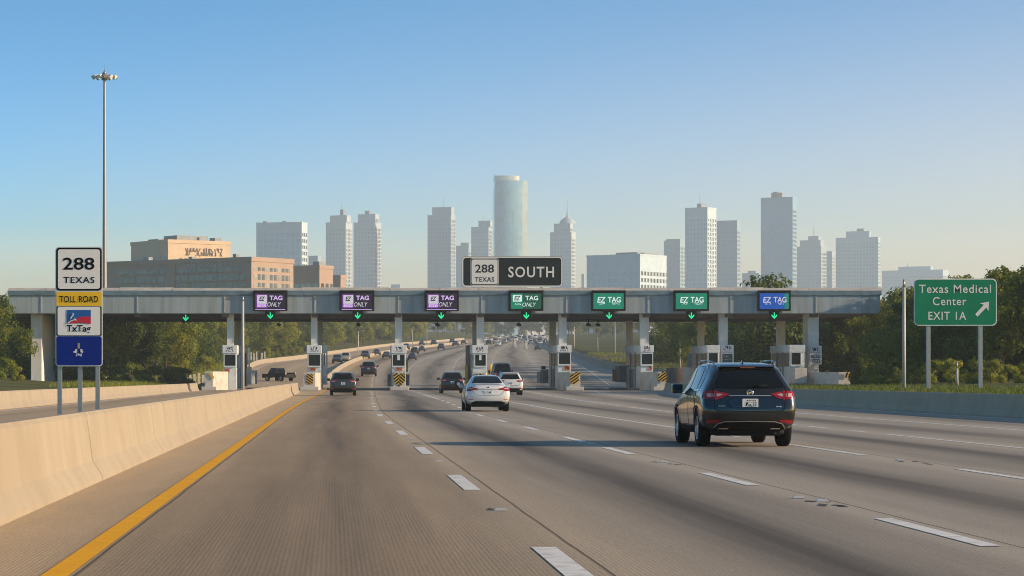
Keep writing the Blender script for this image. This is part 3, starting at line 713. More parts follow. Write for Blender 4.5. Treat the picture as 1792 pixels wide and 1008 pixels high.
for i, (l, f, yt) in enumerate(BASES):
    P = foot(*f, 272.6, 279.2); o = ((P[0][0] + P[1][0]) / 2, 272.6); z1 = pz(yt, 272.6)
    t = thing('crash_block', l, 'concrete block', (o[0], o[1], 0), 0, 'white crash blocks')
    mb = MB(); mb.prism(rel(P, o), .02, z1, .06); mb.build('block', WHITEC, t)
    w = (P[1][0] - P[0][0]) / 2
    mb = MB(); mb.box(-w - .35, w + .35, -.12, .35, 0, .42, .08); mb.build('foot', WHITEC, t)
    HAZ.append((t, w, z1))
def hazard(t, poly, y, bands, rot=0):
    mb = MB(); mb.plate(poly, y - .02, y); h = mb.build('hazard_plate', YEL, t)
    xs = [p[0] for p in poly]; zs = [p[1] for p in poly]
    import mathutils
    for (a, b_, c, d) in bands:
        q = mathutils.geometry.delaunay_2d_cdt
        bm = MB(); bm.plate([a, b_, c, d], y - .032, y - .022); bm.build('hazard_stripe', BLACK, h)
def clip(poly, p, n):                # half-plane clip
    out = []
    for a, b_ in zip(poly, poly[1:] + poly[:1]):
        da = (a[0]-p[0])*n[0] + (a[1]-p[1])*n[1]; db = (b_[0]-p[0])*n[0] + (b_[1]-p[1])*n[1]
        if da >= 0: out.append(a)
        if da * db < 0: k = da / (da - db); out.append((lerp(a[0], b_[0], k), lerp(a[1], b_[1], k)))
    return out
def hazard_plate(t, poly, y, ang, pitch, chevron=False):
    mb = MB(); mb.plate(poly, y - .03, y); h = mb.build('hazard_plate', YEL, t)
    cx = sum(p[0] for p in poly) / len(poly); cz = sum(p[1] for p in poly) / len(poly); st = MB()
    for sgn in ((-1, 1) if chevron else (1,)):
        a = R(ang * sgn); n = (math.cos(a), math.sin(a))
        half = clip(poly, (cx, cz), (sgn, 0)) if chevron else poly
        if len(half) < 3: continue
        for k in range(-8, 9):
            o = (cx + n[0] * pitch * k, cz + n[1] * pitch * k); o2 = (cx + n[0] * pitch * (k + .52), cz + n[1] * pitch * (k + .52))
            q = clip(clip(half, o, n), o2, (-n[0], -n[1]))
            if len(q) >= 3: st.plate(q, y - .042, y - .031)
    st.build('hazard_stripe', BLACK, h)
t, w, z1 = HAZ[1]; hazard_plate(t, rrect(-.30, .42, z1 - 1.25, z1 - .12, .25), -.01, 55, .24)
t, w, z1 = HAZ[2]; hazard_plate(t, [(0, z1 - 1.65), (.62, z1 - .95), (.62, z1 - .22), (.25, z1 - .12), (0, z1 - .32), (-.25, z1 - .12), (-.62, z1 - .22), (-.62, z1 - .95)], -.01, 50, .27, True)
t, w, z1 = HAZ[3]; hazard_plate(t, rrect(-.4, .4, z1 - 1.1, z1 - .1, .1), -.01, 50, .27)
t, w, z1 = HAZ[4]; hazard_plate(t, [(-.55, z1 - .95), (-.1, z1 - 1.35), (.45, z1 - .95), (.38, z1 - .55), (.62, z1 - .2), (.45, z1 + .06), (.1, z1 - .02), (-.15, z1 - .25), (-.5, z1 - .3)], -.13, 125, .26)
t, w, z1 = HAZ[5]; hazard_plate(t, [(-.35, z1 - 1.0), (.5, z1 - 1.05), (.62, z1 - .5), (.4, z1 + .05), (.05, z1 + .02), (-.1, z1 - .35), (-.4, z1 - .25)], -.13, 125, .25)
t, w, z1 = HAZ[7]; hazard_plate(t, [(.0, z1 - .6), (.6, z1 - .62), (.62, z1 - .15), (.3, z1 - .02), (.02, z1 - .2)], -.13, 160, .3)
t, w, z1 = HAZ[0]; mb = MB(); mb.plate([(.15, z1 - .1), (.55, z1 - .55), (.5, z1 - .85), (.3, z1 - .75), (-.05, z1 - .2)], -.10, -.05); mb.build('hazard_plate', YEL, t)
# kerbed islands under booths five and six, and yellow gate gear
for l, f, D1 in (('dark kerbed island under the fifth toll booth', (975, 1012, 938, 985), 303), ('dark kerbed island under the sixth toll booth', (1110, 1150, 1066, 1110), 303), ('low kerbed island under the third toll booth', (683, 713, 683, 711), 300),
                 ('low kerbed island under the fourth toll booth', (821, 856, 822, 853), 300), ('kerbed island under the first toll booth', (385, 430, 392, 452), 300), ('kerbed island under the second toll booth', (534, 572, 540, 574), 300)):
    P = foot(*f, 279.4, D1); mb = MB(); mb.prism(P, -.02, .2, .04); tag(mb.build('kerb_island', pmat('kerb_grime', (.20, .17, .14), .9, var=.35, vs=2), None), l, 'kerb island', 'toll islands')
t = thing('lane_gate', 'yellow lane gate with raised crooked arm beside the fourth booth', 'gate', (px(856, 281), 281, 0))
mb = MB(); mb.box(-.3, .2, -.2, .2, 0, 1.1, .04); mb.build('cabinet', YEL, t)
mb = MB(); mb.tube((0, -.25, .8), (-.35, -.25, 1.6), .09); mb.tube((-.35, -.25, 1.6), (.15, -.25, 2.15), .09); mb.tube((.15, -.25, 2.1), (.2, -.25, 2.9), .11); mb.tube((-.35, -.25, 1.5), (-.9, -.25, 1.7), .07); mb.build('arm', YEL, t)
mb = MB(); mb.lathe([(-.06, .01), (-.06, .28), (.06, .28), (.06, .01)], 'y', 14, (-1.0, -.25, 1.9)); mb.build('warning_disc', ORANGE, t)
# notice boards on the right columns
for l, a, b_, y0, y1, D in (('white notice board with dark text on the seventh column', 1262, 1284, 603.5, 637, 283.4), ('tall white fee notice on the last right column', 1417.5, 1438, 605, 638, 283.4)):
    t = thing('notice_board', l, 'notice', (px((a+b_)/2, D), D, pz((y0+y1)/2, D)), 0, 'notice boards on columns'); s = D / FS; w = (b_-a)*s/2; h = (y1-y0)*s/2
    mb = MB(); mb.plate(rrect(-w, w, -h, h, .08, 3), 0, .05); mb.build('board', SIGNW, t)
    scribble(t, -w*.6, w*.6, h*.45, h*.85, -.006, BLACK, 3, int(a), t=.22)
    if a > 1400:
        scribble(t, -w*.8, w*.8, h*.2, h*.36, -.006, BLACK, 6, 4); mb = MB(); mb.plate([(-w*.8, -h*.3), (w*.75, -h*.3), (w*.75, h*.05), (-w*.8, h*.05)], -.012, -.004); mb.build('text_panel', pmat('panel_slate', (.10, .12, .13), .6), t)
        mb = MB(); mb.plate([(-w*.6, -h*.85), (w*.75, -h*.85), (w*.75, -h*.42), (-w*.6, -h*.42)], -.012, -.004); mb.build('text_panel', MATS['panel_slate'], t)
        scribble(t, -w*.7, w*.65, -h*.22, -h*.02, -.018, SIGNW, 5, 14); scribble(t, -w*.5, w*.65, -h*.75, -h*.5, -.018, SIGNW, 4, 15)
    else:
        scribble(t, -w*.8, w*.8, h*.16, h*.3, -.006, BLACK, 6, 24)
        mb = MB(); mb.plate([(-w*.8, -h*.9), (w*.8, -h*.9), (w*.8, h*.05), (-w*.8, h*.05)], -.012, -.004); mb.build('text_panel', pmat('panel_teal', (.03, .07, .075), .5), t)
        scribble(t, -w*.6, w*.6, -h*.3, -h*.1, -.018, SIGNW, 6, 34, t=.1); scribble(t, -w*.6, w*.6, -h*.6, -h*.45, -.018, SIGNW, 7, 35, t=.1)

# ================================================================ signs and poles near the road
D = 38.0; s = D / FS
t = thing('route_sign', 'tall stacked toll road route sign on three steel posts behind the near barrier', 'road sign', (px(138, D), D, 0)); X = lambda p: px(p, D) - px(138, D); Z = lambda y: pz(y, D)
for p in (104, 139.5, 170.5):
    mb = MB(); mb.box(X(p) - .033, X(p) + .033, .03, .075, 0, Z(445), .006); mb.build('post', STEEL, t)
mb = MB(); mb.plate(rrect(X(97), X(179.5), Z(641), Z(432), .05), 0, .025); mb.build('backing_panel', pmat('panel_edge', (.62, .63, .62), .4, .2), t)
def panel(n, m, a, b_, y0, y1, yy, r=.012):
    q = MB(); q.plate(rrect(X(a), X(b_), Z(y1), Z(y0), r), yy, yy + .004); return q.build(n, m, t)
p1 = panel('route_panel', BLACK, 98.5, 178, 433.5, 508.5, -.006, .05); panel('route_field', SIGNW, 101.5, 175, 436.5, 505.5, -.012, .035)
text(t, '288', X(138), Z(461.5), 21.5*s, -.016, BLACK, 55*s, .014); text(t, 'TEXAS', X(138.5), Z(490), 11*s, -.016, BLACK, 54*s, .011, spacing=1.12)
panel('toll_panel', SIGNY, 98.8, 177.8, 511, 535.5, -.006); text(t, 'TOLL ROAD', X(138), Z(523.5), 11.5*s, -.011, BLACK, 68*s, .010, spacing=1.05)
panel('tag_panel', BLACK, 98.8, 177.8, 536.5, 587.5, -.006); panel('tag_field', SIGNW, 101, 175.5, 537, 586.8, -.012, .025)
def LX(u): return X(95 + u / 8.767)
def LZ(v): return Z(530 + v / 8.767)
def shape(n, m, pts, yy):
    q = MB(); q.plate([(LX(a), LZ(b_)) for a, b_ in pts][::-1], yy, yy + .003); q.build(n, m, t)
shape('emblem', LOGOB, [(193, 110), (562, 110), (562, 318), (193, 310)], -.017)
shape('emblem', LOGOR, [(215, 316), (260, 285), (315, 262), (345, 240), (400, 216), (470, 208), (562, 216), (562, 325), (500, 315), (420, 306), (340, 308), (270, 314)], -.022)
shape('emblem', SIGNW, [(200, 314), (235, 282), (280, 262), (322, 250), (300, 225), (330, 245), (350, 270), (300, 268), (250, 288), (222, 314)], -.026)
shape('emblem', SIGNW, [(245, 240), (262, 210), (278, 190), (272, 170), (288, 158), (306, 170), (304, 192), (290, 206), (270, 222), (262, 248)], -.026)
shape('emblem', LOGOB, [(280, 180), (288, 172), (297, 180), (290, 192), (283, 190)], -.029)
text(t, 'TxTag', X(138), Z(576.5), 15.5*s, -.017, BLACK, 42*s, .018)
bp_ = panel('blue_panel', BLUE, 98.8, 178, 588.5, 639, -.006, .035)
PALE = pmat('emblem_pale', (.55, .60, .66), .5); OLIVE = pmat('emblem_olive', (.30, .30, .24), .5)
shape('emblem', OLIVE, [(360, 620), (378, 612), (392, 622), (394, 700), (358, 700)], -.011)
shape('emblem', PALE, [(290, 748), (318, 735), (325, 708), (350, 706), (352, 760), (330, 772), (300, 765)], -.012)
shape('emblem', PALE, [(400, 708), (430, 708), (434, 735), (446, 750), (440, 768), (405, 760)], -.012)
shape('emblem', PALE, [(330, 818), (345, 775), (358, 772), (350, 818)], -.012); shape('emblem', PALE, [(362, 815), (372, 772), (388, 790), (395, 775), (400, 818), (385, 800)], -.012)
shape('emblem', PALE, [(404, 780), (424, 778), (420, 820), (402, 822)], -.012)

D = 150.0; s = D / FS
t = thing('exit_sign', 'green Texas Medical Center exit sign on two posts before the trees', 'road sign', (px(1672, D), D, 0)); X = lambda p: px(p, D) - px(1672, D); Z = lambda y: pz(y, D)
mb = MB(); mb.plate(rrect(X(1599.5), X(1744.5), Z(570), Z(487.5), .28), 0, .05); mb.build('board', SIGNW, t)
mb = MB(); mb.plate(rrect(X(1601.3), X(1742.7), Z(568.2), Z(489.3), .23), -.02, -.004); mb.build('field', GREEN, t)
text(t, 'Texas Medical', X(1671), Z(505.5), 14.5*s, -.03, SIGNW, 126*s, .007, spacing=1.1)
text(t, 'Center', X(1661.5), Z(527), 14.5*s, -.03, SIGNW, 59*s, .007, spacing=1.1); text(t, 'EXIT 1A', X(1657.5), Z(552.5), 14*s, -.03, SIGNW, 66*s, .007, spacing=1.1)
A = lambda u, v: (X(1440 + u / 4.199), Z(460 + v / 4.199))
q = MB(); q.plate([A(1118, 378), A(1135, 395), A(1200, 328), A(1215, 356), A(1220, 285), A(1152, 298), A(1182, 308)][::1], -.036, -.022); q.build('arrow', SIGNW, t)
for p in (1625.5, 1716.5):
    mb = MB(); mb.box(X(p) - .11, X(p) + .11, .055, .28, -.1, Z(488) - .1, .02); mb.build('post', STEEL, t)
for z in (.35, 1.7, 2.35):
    mb = MB(); mb.box(X(1602), X(1742), .051, .054 + .03, Z(570) + z, Z(570) + z + .08); mb.build('stiffener', STEEL, t)
# bare poles
def bare_pole(label, p, yt, D, r, mat=POLE):
    t = thing('utility_pole', label, 'pole', (px(p, D), D, gz(px(p, D), D)), 0, 'bare poles'); h = pz(yt, D) - t.location.z
    mb = MB(); mb.tube((0, 0, -.1), (0, 0, h - .5), r, r * .8, 14); mb.build('shaft', mat, t)
    mb = MB(); mb.tube((0, 0, h - .5), (0, 0, h), r * .75, r * .5, 10); mb.build('cap', STEEL, t); return t
bare_pole('tall bare grey pole standing before the first toll booth', 425, 518, 240, .15)
bare_pole('bare wooden-topped grey pole left of the green exit sign', 1582, 489, 160, .12)
bare_pole('short grey pole between the exit sign posts', 1675, 632, 175, .09)
bare_pole('grey pole rising in front of the trees between sixth and seventh booths', 1190, 596, 420, .18)
# high mast light
D = 330.0
t = thing('high_mast_light', 'very tall mast with a ring of floodlights above the brick building', 'street light', (px(183, D), D, gz(px(183, D), D))); h = pz(132, D) - t.location.z; s = D / FS
mb = MB()
for k in range(6): mb.tube((0, 0, h * k / 6), (0, 0, h * (k + 1) / 6), lerp(.36, .16, k / 6), lerp(.36, .16, (k + 1) / 6), 14, False)
mb.build('mast', pmat('mast_steel', (.30, .30, .30), .5, .4), t)
mb = MB(); mb.tube((0, 0, h - .6), (0, 0, h + .3), .42, .3, 12); mb.tube((0, 0, h + .3), (0, 0, h + .55), .3, .1, 12); mb.tube((0, 0, h + .5), (0, 0, h + 1.3), .04, .02, 6); mb.build('head', STEEL, t)
mb = MB()
for k in range(24):
    a, b_ = 2 * math.pi * k / 24, 2 * math.pi * (k + 1) / 24
    mb.tube((1.25 * math.cos(a), 1.25 * math.sin(a), h - .15), (1.25 * math.cos(b_), 1.25 * math.sin(b_), h - .15), .05, .05, 6)
for k in range(4):
    a = math.pi / 4 + math.pi / 2 * k; mb.tube((0, 0, h - .15), (1.25 * math.cos(a), 1.25 * math.sin(a), h - .15), .04, .04, 6)
mb.build('ring', STEEL, t)
for k in range(12):
    a = 2 * math.pi * (k + .3) / 12; c, q = math.cos(a), math.sin(a)
    mb = MB(); mb.tube((1.25*c, 1.25*q, h - .1), (1.62*c, 1.62*q, h - .28), .13, .24, 10); mb.tube((1.0*c, 1.0*q, h - .02), (1.25*c, 1.25*q, h - .1), .1, .13, 10); mb.build('floodlight', SIGNW if k % 3 else COPING, t)
# ================================================================ vehicles: +Y is forward, origin on the ground under the rear bumper
def plin(pts, z):
    if z <= pts[0][0]: return pts[0][1]
    for (a, b_), (c, d) in zip(pts, pts[1:]):
        if z <= c: return lerp(b_, d, (z - a) / (c - a))
    return pts[-1][1]
def shell(st, rear, front, bulge, sub=2, k5=.5):
    Lc = st[-1][0]
    bm = bmesh.new(); rows = []
    def sec(s):
        y, zu, wl, zm, wm, zb, wb, zr, wr = s; k = min(.07, (zr - zb) * .6)
        half = [(wl * .8, zu), (wl, zu + .05), (wm, zm), (wm * .995, zm + .55 * (zb - zm)), (wb, zb), (wb + (wr - wb) * k5 + .008, zb + (zr - k - zb) * .5), (wr, zr - k), (wr * .82, zr - .012)]
        return half, zu, zr
    def yy(y, z):
        return y + max(0, 1 - y / .9) * plin(rear, z) - max(0, 1 - (Lc - y) / .9) * plin(front, z)
    for s in st:
        half, zu, zr = sec(s); y = s[0]; w0 = half[0][0]; w7 = half[7][0]
        loop = [(0, zu), (w0 * .6, zu)] + half + [(w7 * .6, lerp(half[7][1], zr, .7)), (0, zr)]
        full = loop + [(-x, z) for x, z in loop[-2:0:-1]]
        rows.append([bm.verts.new((x, yy(y, z), z)) for x, z in full])
    n = len(rows[0])
    for A, B in zip(rows, rows[1:]):
        for i in range(n): bm.faces.new((A[i], A[(i+1) % n], B[(i+1) % n], B[i]))
    def cap(row, s, sign):
        N = n; half = 8
        def Rt(i): return row[2 + i]
        def Lf(i): return row[N - 2 - i]
        grid = [[Lf(0), row[N - 1], row[0], row[1], Rt(0)]]
        for i in range(1, 7):
            a, b_ = Lf(i), Rt(i); mid = []
            for t in (-.6, 0, .6):
                x = b_.co.x * t; mid.append(bm.verts.new((x, b_.co.y + sign * bulge * (1 - t * t) * (1.0 if i < 6 else .6), b_.co.z)))
            grid.append([a] + mid + [b_])
        top = row[11]; grid.append([Lf(7), row[12], top, row[10], Rt(7)])
        for g, h in zip(grid, grid[1:]):
            for k in range(4):
                f = [g[k], g[k+1], h[k+1], h[k]]
                bm.faces.new(f if sign < 0 else f[::-1])
    cap(rows[0], st[0], -1); cap(rows[-1], st[-1], 1)
    bmesh.ops.recalc_face_normals(bm, faces=bm.faces)
    me = bpy.data.meshes.new('body'); bm.to_mesh(me); bm.free()
    o = bpy.data.objects.new('tmp', me); C.objects.link(o)
    m = o.modifiers.new('s', 'SUBSURF'); m.levels = sub; m.render_levels = sub
    dg = bpy.context.evaluated_depsgraph_get(); dg.update()
    out = bpy.data.meshes.new_from_object(o.evaluated_get(dg))
    bpy.data.objects.remove(o); return out
def bvh_of(me): return BVHTree.FromPolygons([v.co for v in me.vertices], [tuple(p.vertices) for p in me.polygons])
def carve(me, wheels, r, xin):
    o = bpy.data.objects.new('tmp', me); C.objects.link(o); mb = MB()
    for wy, wz in wheels:
        for s in (-1, 1): mb.tube((s * xin, wy, wz), (s * 1.4, wy, wz), r, r, 28)
    c = mb.build('cut', BLACK); m = o.modifiers.new('b', 'BOOLEAN'); m.operation = 'DIFFERENCE'; m.object = c; m.solver = 'EXACT'
    dg = bpy.context.evaluated_depsgraph_get(); dg.update()
    out = bpy.data.meshes.new_from_object(o.evaluated_get(dg))
    bpy.data.objects.remove(o); bpy.data.objects.remove(c); return out
def smooth_mesh(me, ang=40):
    for p in me.polygons: p.use_smooth = True
    try: me.set_sharp_from_angle(angle=R(ang))
    except Exception: pass
def patch(bvh, poly, view, off=.006, step=.05, far=4.0):
    """a sheet lying on the body: poly drawn in (x,z) for view 'r' (from behind) or 'f', (y,z) for 's+'/'s-', (x,y) for 't'"""
    out = []
    for a, b_ in zip(poly, poly[1:] + poly[:1]):
        l = math.hypot(b_[0]-a[0], b_[1]-a[1]); k = max(1, int(l / step))
        for i in range(k): out.append((lerp(a[0], b_[0], i/k), lerp(a[1], b_[1], i/k)))
    x0, x1 = min(p[0] for p in out), max(p[0] for p in out); z0, z1 = min(p[1] for p in out), max(p[1] for p in out)
    pts = [Vector(p) for p in out]; ne = len(pts)
    def inside(x, z):
        c = False
        for (xa, za), (xb, zb) in zip(out, out[1:] + out[:1]):
            if (za > z) != (zb > z) and x < (xb - xa) * (z - za) / (zb - za) + xa: c = not c
        return c
    def near(x, z): return min((x - p[0])**2 + (z - p[1])**2 for p in out) < (step * .45)**2
    nx, nz = int((x1 - x0) / step), int((z1 - z0) / step)
    for i in range(1, nx + 1):
        for j in range(1, nz + 1):
            x, z = x0 + i * step, z0 + j * step
            if inside(x, z) and not near(x, z): pts.append(Vector((x, z)))
    vs, es, fs = delaunay_2d_cdt(pts, [(i, (i+1) % ne) for i in range(ne)], [], 1, 1e-5)[:3]
    d = {'r': (0, 1, 0), 'f': (0, -1, 0), 's+': (-1, 0, 0), 's-': (1, 0, 0), 't': (0, 0, -1)}[view]; d = Vector(d)
    co = []
    for p in vs:
        if view in 'rf': o = Vector((p[0], 0, p[1])) - d * far
        elif view == 't': o = Vector((p[0], p[1], 0)) - d * far
        else: o = Vector((0, p[0], p[1])) - d * far
        if view == 'f': o = Vector((p[0], 8.0, p[1]))
        h = bvh.ray_cast(o, d)
        if h[0] is None: co.append(None)
        else:
            nn = h[1] if h[1].dot(d) < 0 else -h[1]
            co.append(h[0] + (nn * .6 - d * .4).normalized() * off)
    idx = {}; V = []; Fc = []
    for f in fs:
        if any(co[i] is None for i in f): continue
        q = []
        for i in f:
            if i not in idx: idx[i] = len(V); V.append(co[i])
            q.append(idx[i])
        Fc.append(q)
    return V, Fc
def sheet(name, mat, parent, bvh, polys, view, off=.006, step=.05, smooth_=True):
    V, Fc = [], []
    for poly in polys:
        v, f = patch(bvh, poly, view, off, step); b0 = len(V); V += v; Fc += [[i + b0 for i in q] for q in f]
    me = bpy.data.meshes.new(name); me.from_pydata(V, [], Fc); me.materials.append(mat)
    bm = bmesh.new(); bm.from_mesh(me); bmesh.ops.recalc_face_normals(bm, faces=bm.faces)
    bm.normal_update()
    dv = {'r': (0, -1, 0), 'f': (0, 1, 0), 's+': (1, 0, 0), 's-': (-1, 0, 0), 't': (0, 0, 1)}[view]
    if sum(f.normal.dot(Vector(dv)) for f in bm.faces) < 0: bmesh.ops.reverse_faces(bm, faces=bm.faces)
    bm.to_mesh(me); bm.free()
    if smooth_:
        for p in me.polygons: p.use_smooth = True
    return link(name, me, parent)
def mir(half): return half + [(-x, z) for x, z in half[::-1] if abs(x) > 1e-6]
def flip(p): return [(-x, z) for x, z in p]
def ribbon(pts, w):                    # thin polygon strips along a polyline
    out = []
    for a, b_ in zip(pts, pts[1:]):
        d = Vector((b_[0]-a[0], b_[1]-a[1]));
        if d.length < 1e-6: continue
        d.normalize(); q = Vector((-d.y, d.x)) * w / 2; e = d * w * .4
        out.append([(a[0]-q.x-e.x, a[1]-q.y-e.y), (b_[0]-q.x+e.x, b_[1]-q.y+e.y), (b_[0]+q.x+e.x, b_[1]+q.y+e.y), (a[0]+q.x-e.x, a[1]+q.y-e.y)])
    return out
def wheel(parent, x, y, r, wd, detail=True):
    s = 1 if x > 0 else -1; w0 = x - s * wd
    t = MB(); prof = [(w0, r * .62), (w0, r * .9), (w0 + s * .025, r * .985), (w0 + s * wd * .3, r), (w0 + s * wd * .7, r), (x - s * .025, r * .985), (x, r * .9), (x, r * .66), (x - s * .02, r * .62)]
    t.lathe(prof, 'x', 32, (0, y, r)); wo = t.build('wheel', TYRE, parent)
    d = MB(); d.lathe([(x - s * .02, r * .63), (x - s * .012, r * .60), (x - s * .06, r * .55), (x - s * .10, r * .3), (x - s * .10, .01)], 'x', 32, (0, y, r)); d.build('brake_disc', BLACK, wo)
    m = MB(); m.lathe([(x - s * .005, r * .64), (x - s * .0, r * .60), (x - s * .03, r * .565)], 'x', 32, (0, y, r))
    for k in range(10 if detail else 5):
        a = 2 * math.pi * k / (10 if detail else 5) + .2; ca, sa = math.cos(a), math.sin(a); h = .022 if detail else .045
        p = [(r*.08, -h*1.2), (r*.6, -h*.8), (r*.6, h*.8), (r*.08, h*1.2)]
        q = [(u*ca - v_*sa + y, u*sa + v_*ca + r) for u, v_ in p]
        m.quad(*[(x - s * .022, a_, b_) for a_, b_ in q])
    m.lathe([(x - s * .02, r*.14), (x - s * .012, .01)], 'x', 14, (0, y, r)); m.build('rim', RIM, wo)
    return wo
def plate_on(parent, bvh, z0, z1, hw, y, seed, letters=True):
    mb = MB(); mb.plate(rrect(-hw, hw, z0, z1, .012, 2), y - .012, y); p = mb.build('license_plate', PLATE, parent)
    h = z1 - z0
    scribble(p, -hw * .72, hw * .75, z0 + h * .16, z0 + h * .58, y - .0145, BLACK, 6, seed, t=.16); scribble(p, -hw * .45, hw * .7, z0 + h * .72, z0 + h * .88, y - .0145, BLACK, 6, seed + 9, t=.25)
    return p
def hit(bvh, x, z, view='r'):
    if view == 'r': h = bvh.ray_cast(Vector((x, -4, z)), Vector((0, 1, 0)))
    elif view == 't': h = bvh.ray_cast(Vector((x, z, 5)), Vector((0, 0, -1)))
    else: h = bvh.ray_cast(Vector((4 if view == 's+' else -4, x, z)), Vector((-1 if view == 's+' else 1, 0, 0)))
    return h[0]
SPEC = {}
SPEC['suv'] = dict(L=4.62, st=[(0, .35, .78, .66, .85, 1.06, .82, 1.55, .585), (.12, .34, .86, .66, .895, 1.08, .865, 1.585, .63), (.35, .32, .88, .66, .90, 1.10, .875, 1.61, .655), (.9, .26, .87, .64, .90, 1.10, .88, 1.655, .675), (1.6, .24, .86, .62, .89, 1.09, .875, 1.675, .685),
      (2.3, .24, .86, .62, .89, 1.07, .875, 1.665, .68), (2.75, .24, .86, .62, .895, 1.05, .875, 1.61, .66), (3.15, .24, .86, .62, .90, 1.03, .87, 1.36, .67), (3.5, .24, .86, .62, .90, .98, .85, 1.09, .72), (3.95, .28, .85, .62, .90, .90, .83, 1.02, .70), (4.4, .32, .80, .6, .87, .82, .78, .93, .66), (4.62, .36, .7, .56, .78, .75, .70, .83, .58)],
      rear=[(.3, .16), (.45, .05), (.56, .0), (.68, .0), (.74, .035), (.95, .05), (1.08, .06), (1.2, .12), (1.4, .25), (1.6, .40)], front=[(.3, .12), (.5, 0), (.8, .05), (1.0, .25)], bulge=.07,
      wheels=[.86, 3.64], wr=.365, wx=.885, ww=.24)
SPEC['sedan'] = dict(L=4.6, st=[(0, .36, .74, .60, .83, .92, .79, 1.04, .60), (.12, .36, .82, .60, .885, .945, .84, 1.075, .66), (.45, .26, .84, .58, .90, .96, .855, 1.10, .68), (.66, .24, .84, .57, .90, .965, .855, 1.125, .66), (.95, .24, .84, .56, .90, .975, .855, 1.28, .60), (1.3, .23, .84, .56, .89, .98, .855, 1.42, .555), (1.75, .22, .84, .56, .89, .975, .855, 1.475, .55),
      (2.25, .22, .84, .56, .89, .96, .855, 1.475, .555), (2.65, .22, .84, .56, .89, .945, .855, 1.41, .56), (3.1, .22, .84, .56, .90, .93, .85, 1.19, .62), (3.45, .22, .84, .56, .90, .90, .84, 1.0, .69), (4.0, .26, .83, .56, .89, .83, .80, .93, .68), (4.4, .3, .78, .54, .85, .75, .75, .84, .62), (4.6, .34, .68, .5, .76, .68, .66, .74, .55)],
      rear=[(.25, .14), (.38, .05), (.5, .0), (.66, .0), (.72, .02), (.88, .04), (.98, .06), (1.06, .02), (1.15, .05)], front=[(.3, .12), (.5, 0), (.75, .1)], bulge=.09,
      wheels=[.92, 3.66], wr=.335, wx=.875, ww=.225)
def scaled(base, sx, sy, sz):
    d = dict(base); d['st'] = [(s[0]*sy, s[1]*sz, s[2]*sx, s[3]*sz, s[4]*sx, s[5]*sz, s[6]*sx, s[7]*sz, s[8]*sx) for s in base['st']]
    d['rear'] = [(a*sz, b_*sy) for a, b_ in base['rear']]; d['front'] = [(a*sz, b_*sy) for a, b_ in base['front']]; d['L'] = base['L'] * sy
    d['wheels'] = [w*sy for w in base['wheels']]; d['wx'] = base['wx'] * sx; d['wr'] = base['wr'] * (sz + 1) / 2; return d
def sc(poly, a, b_): return [(x*a, z*b_) for x, z in poly]

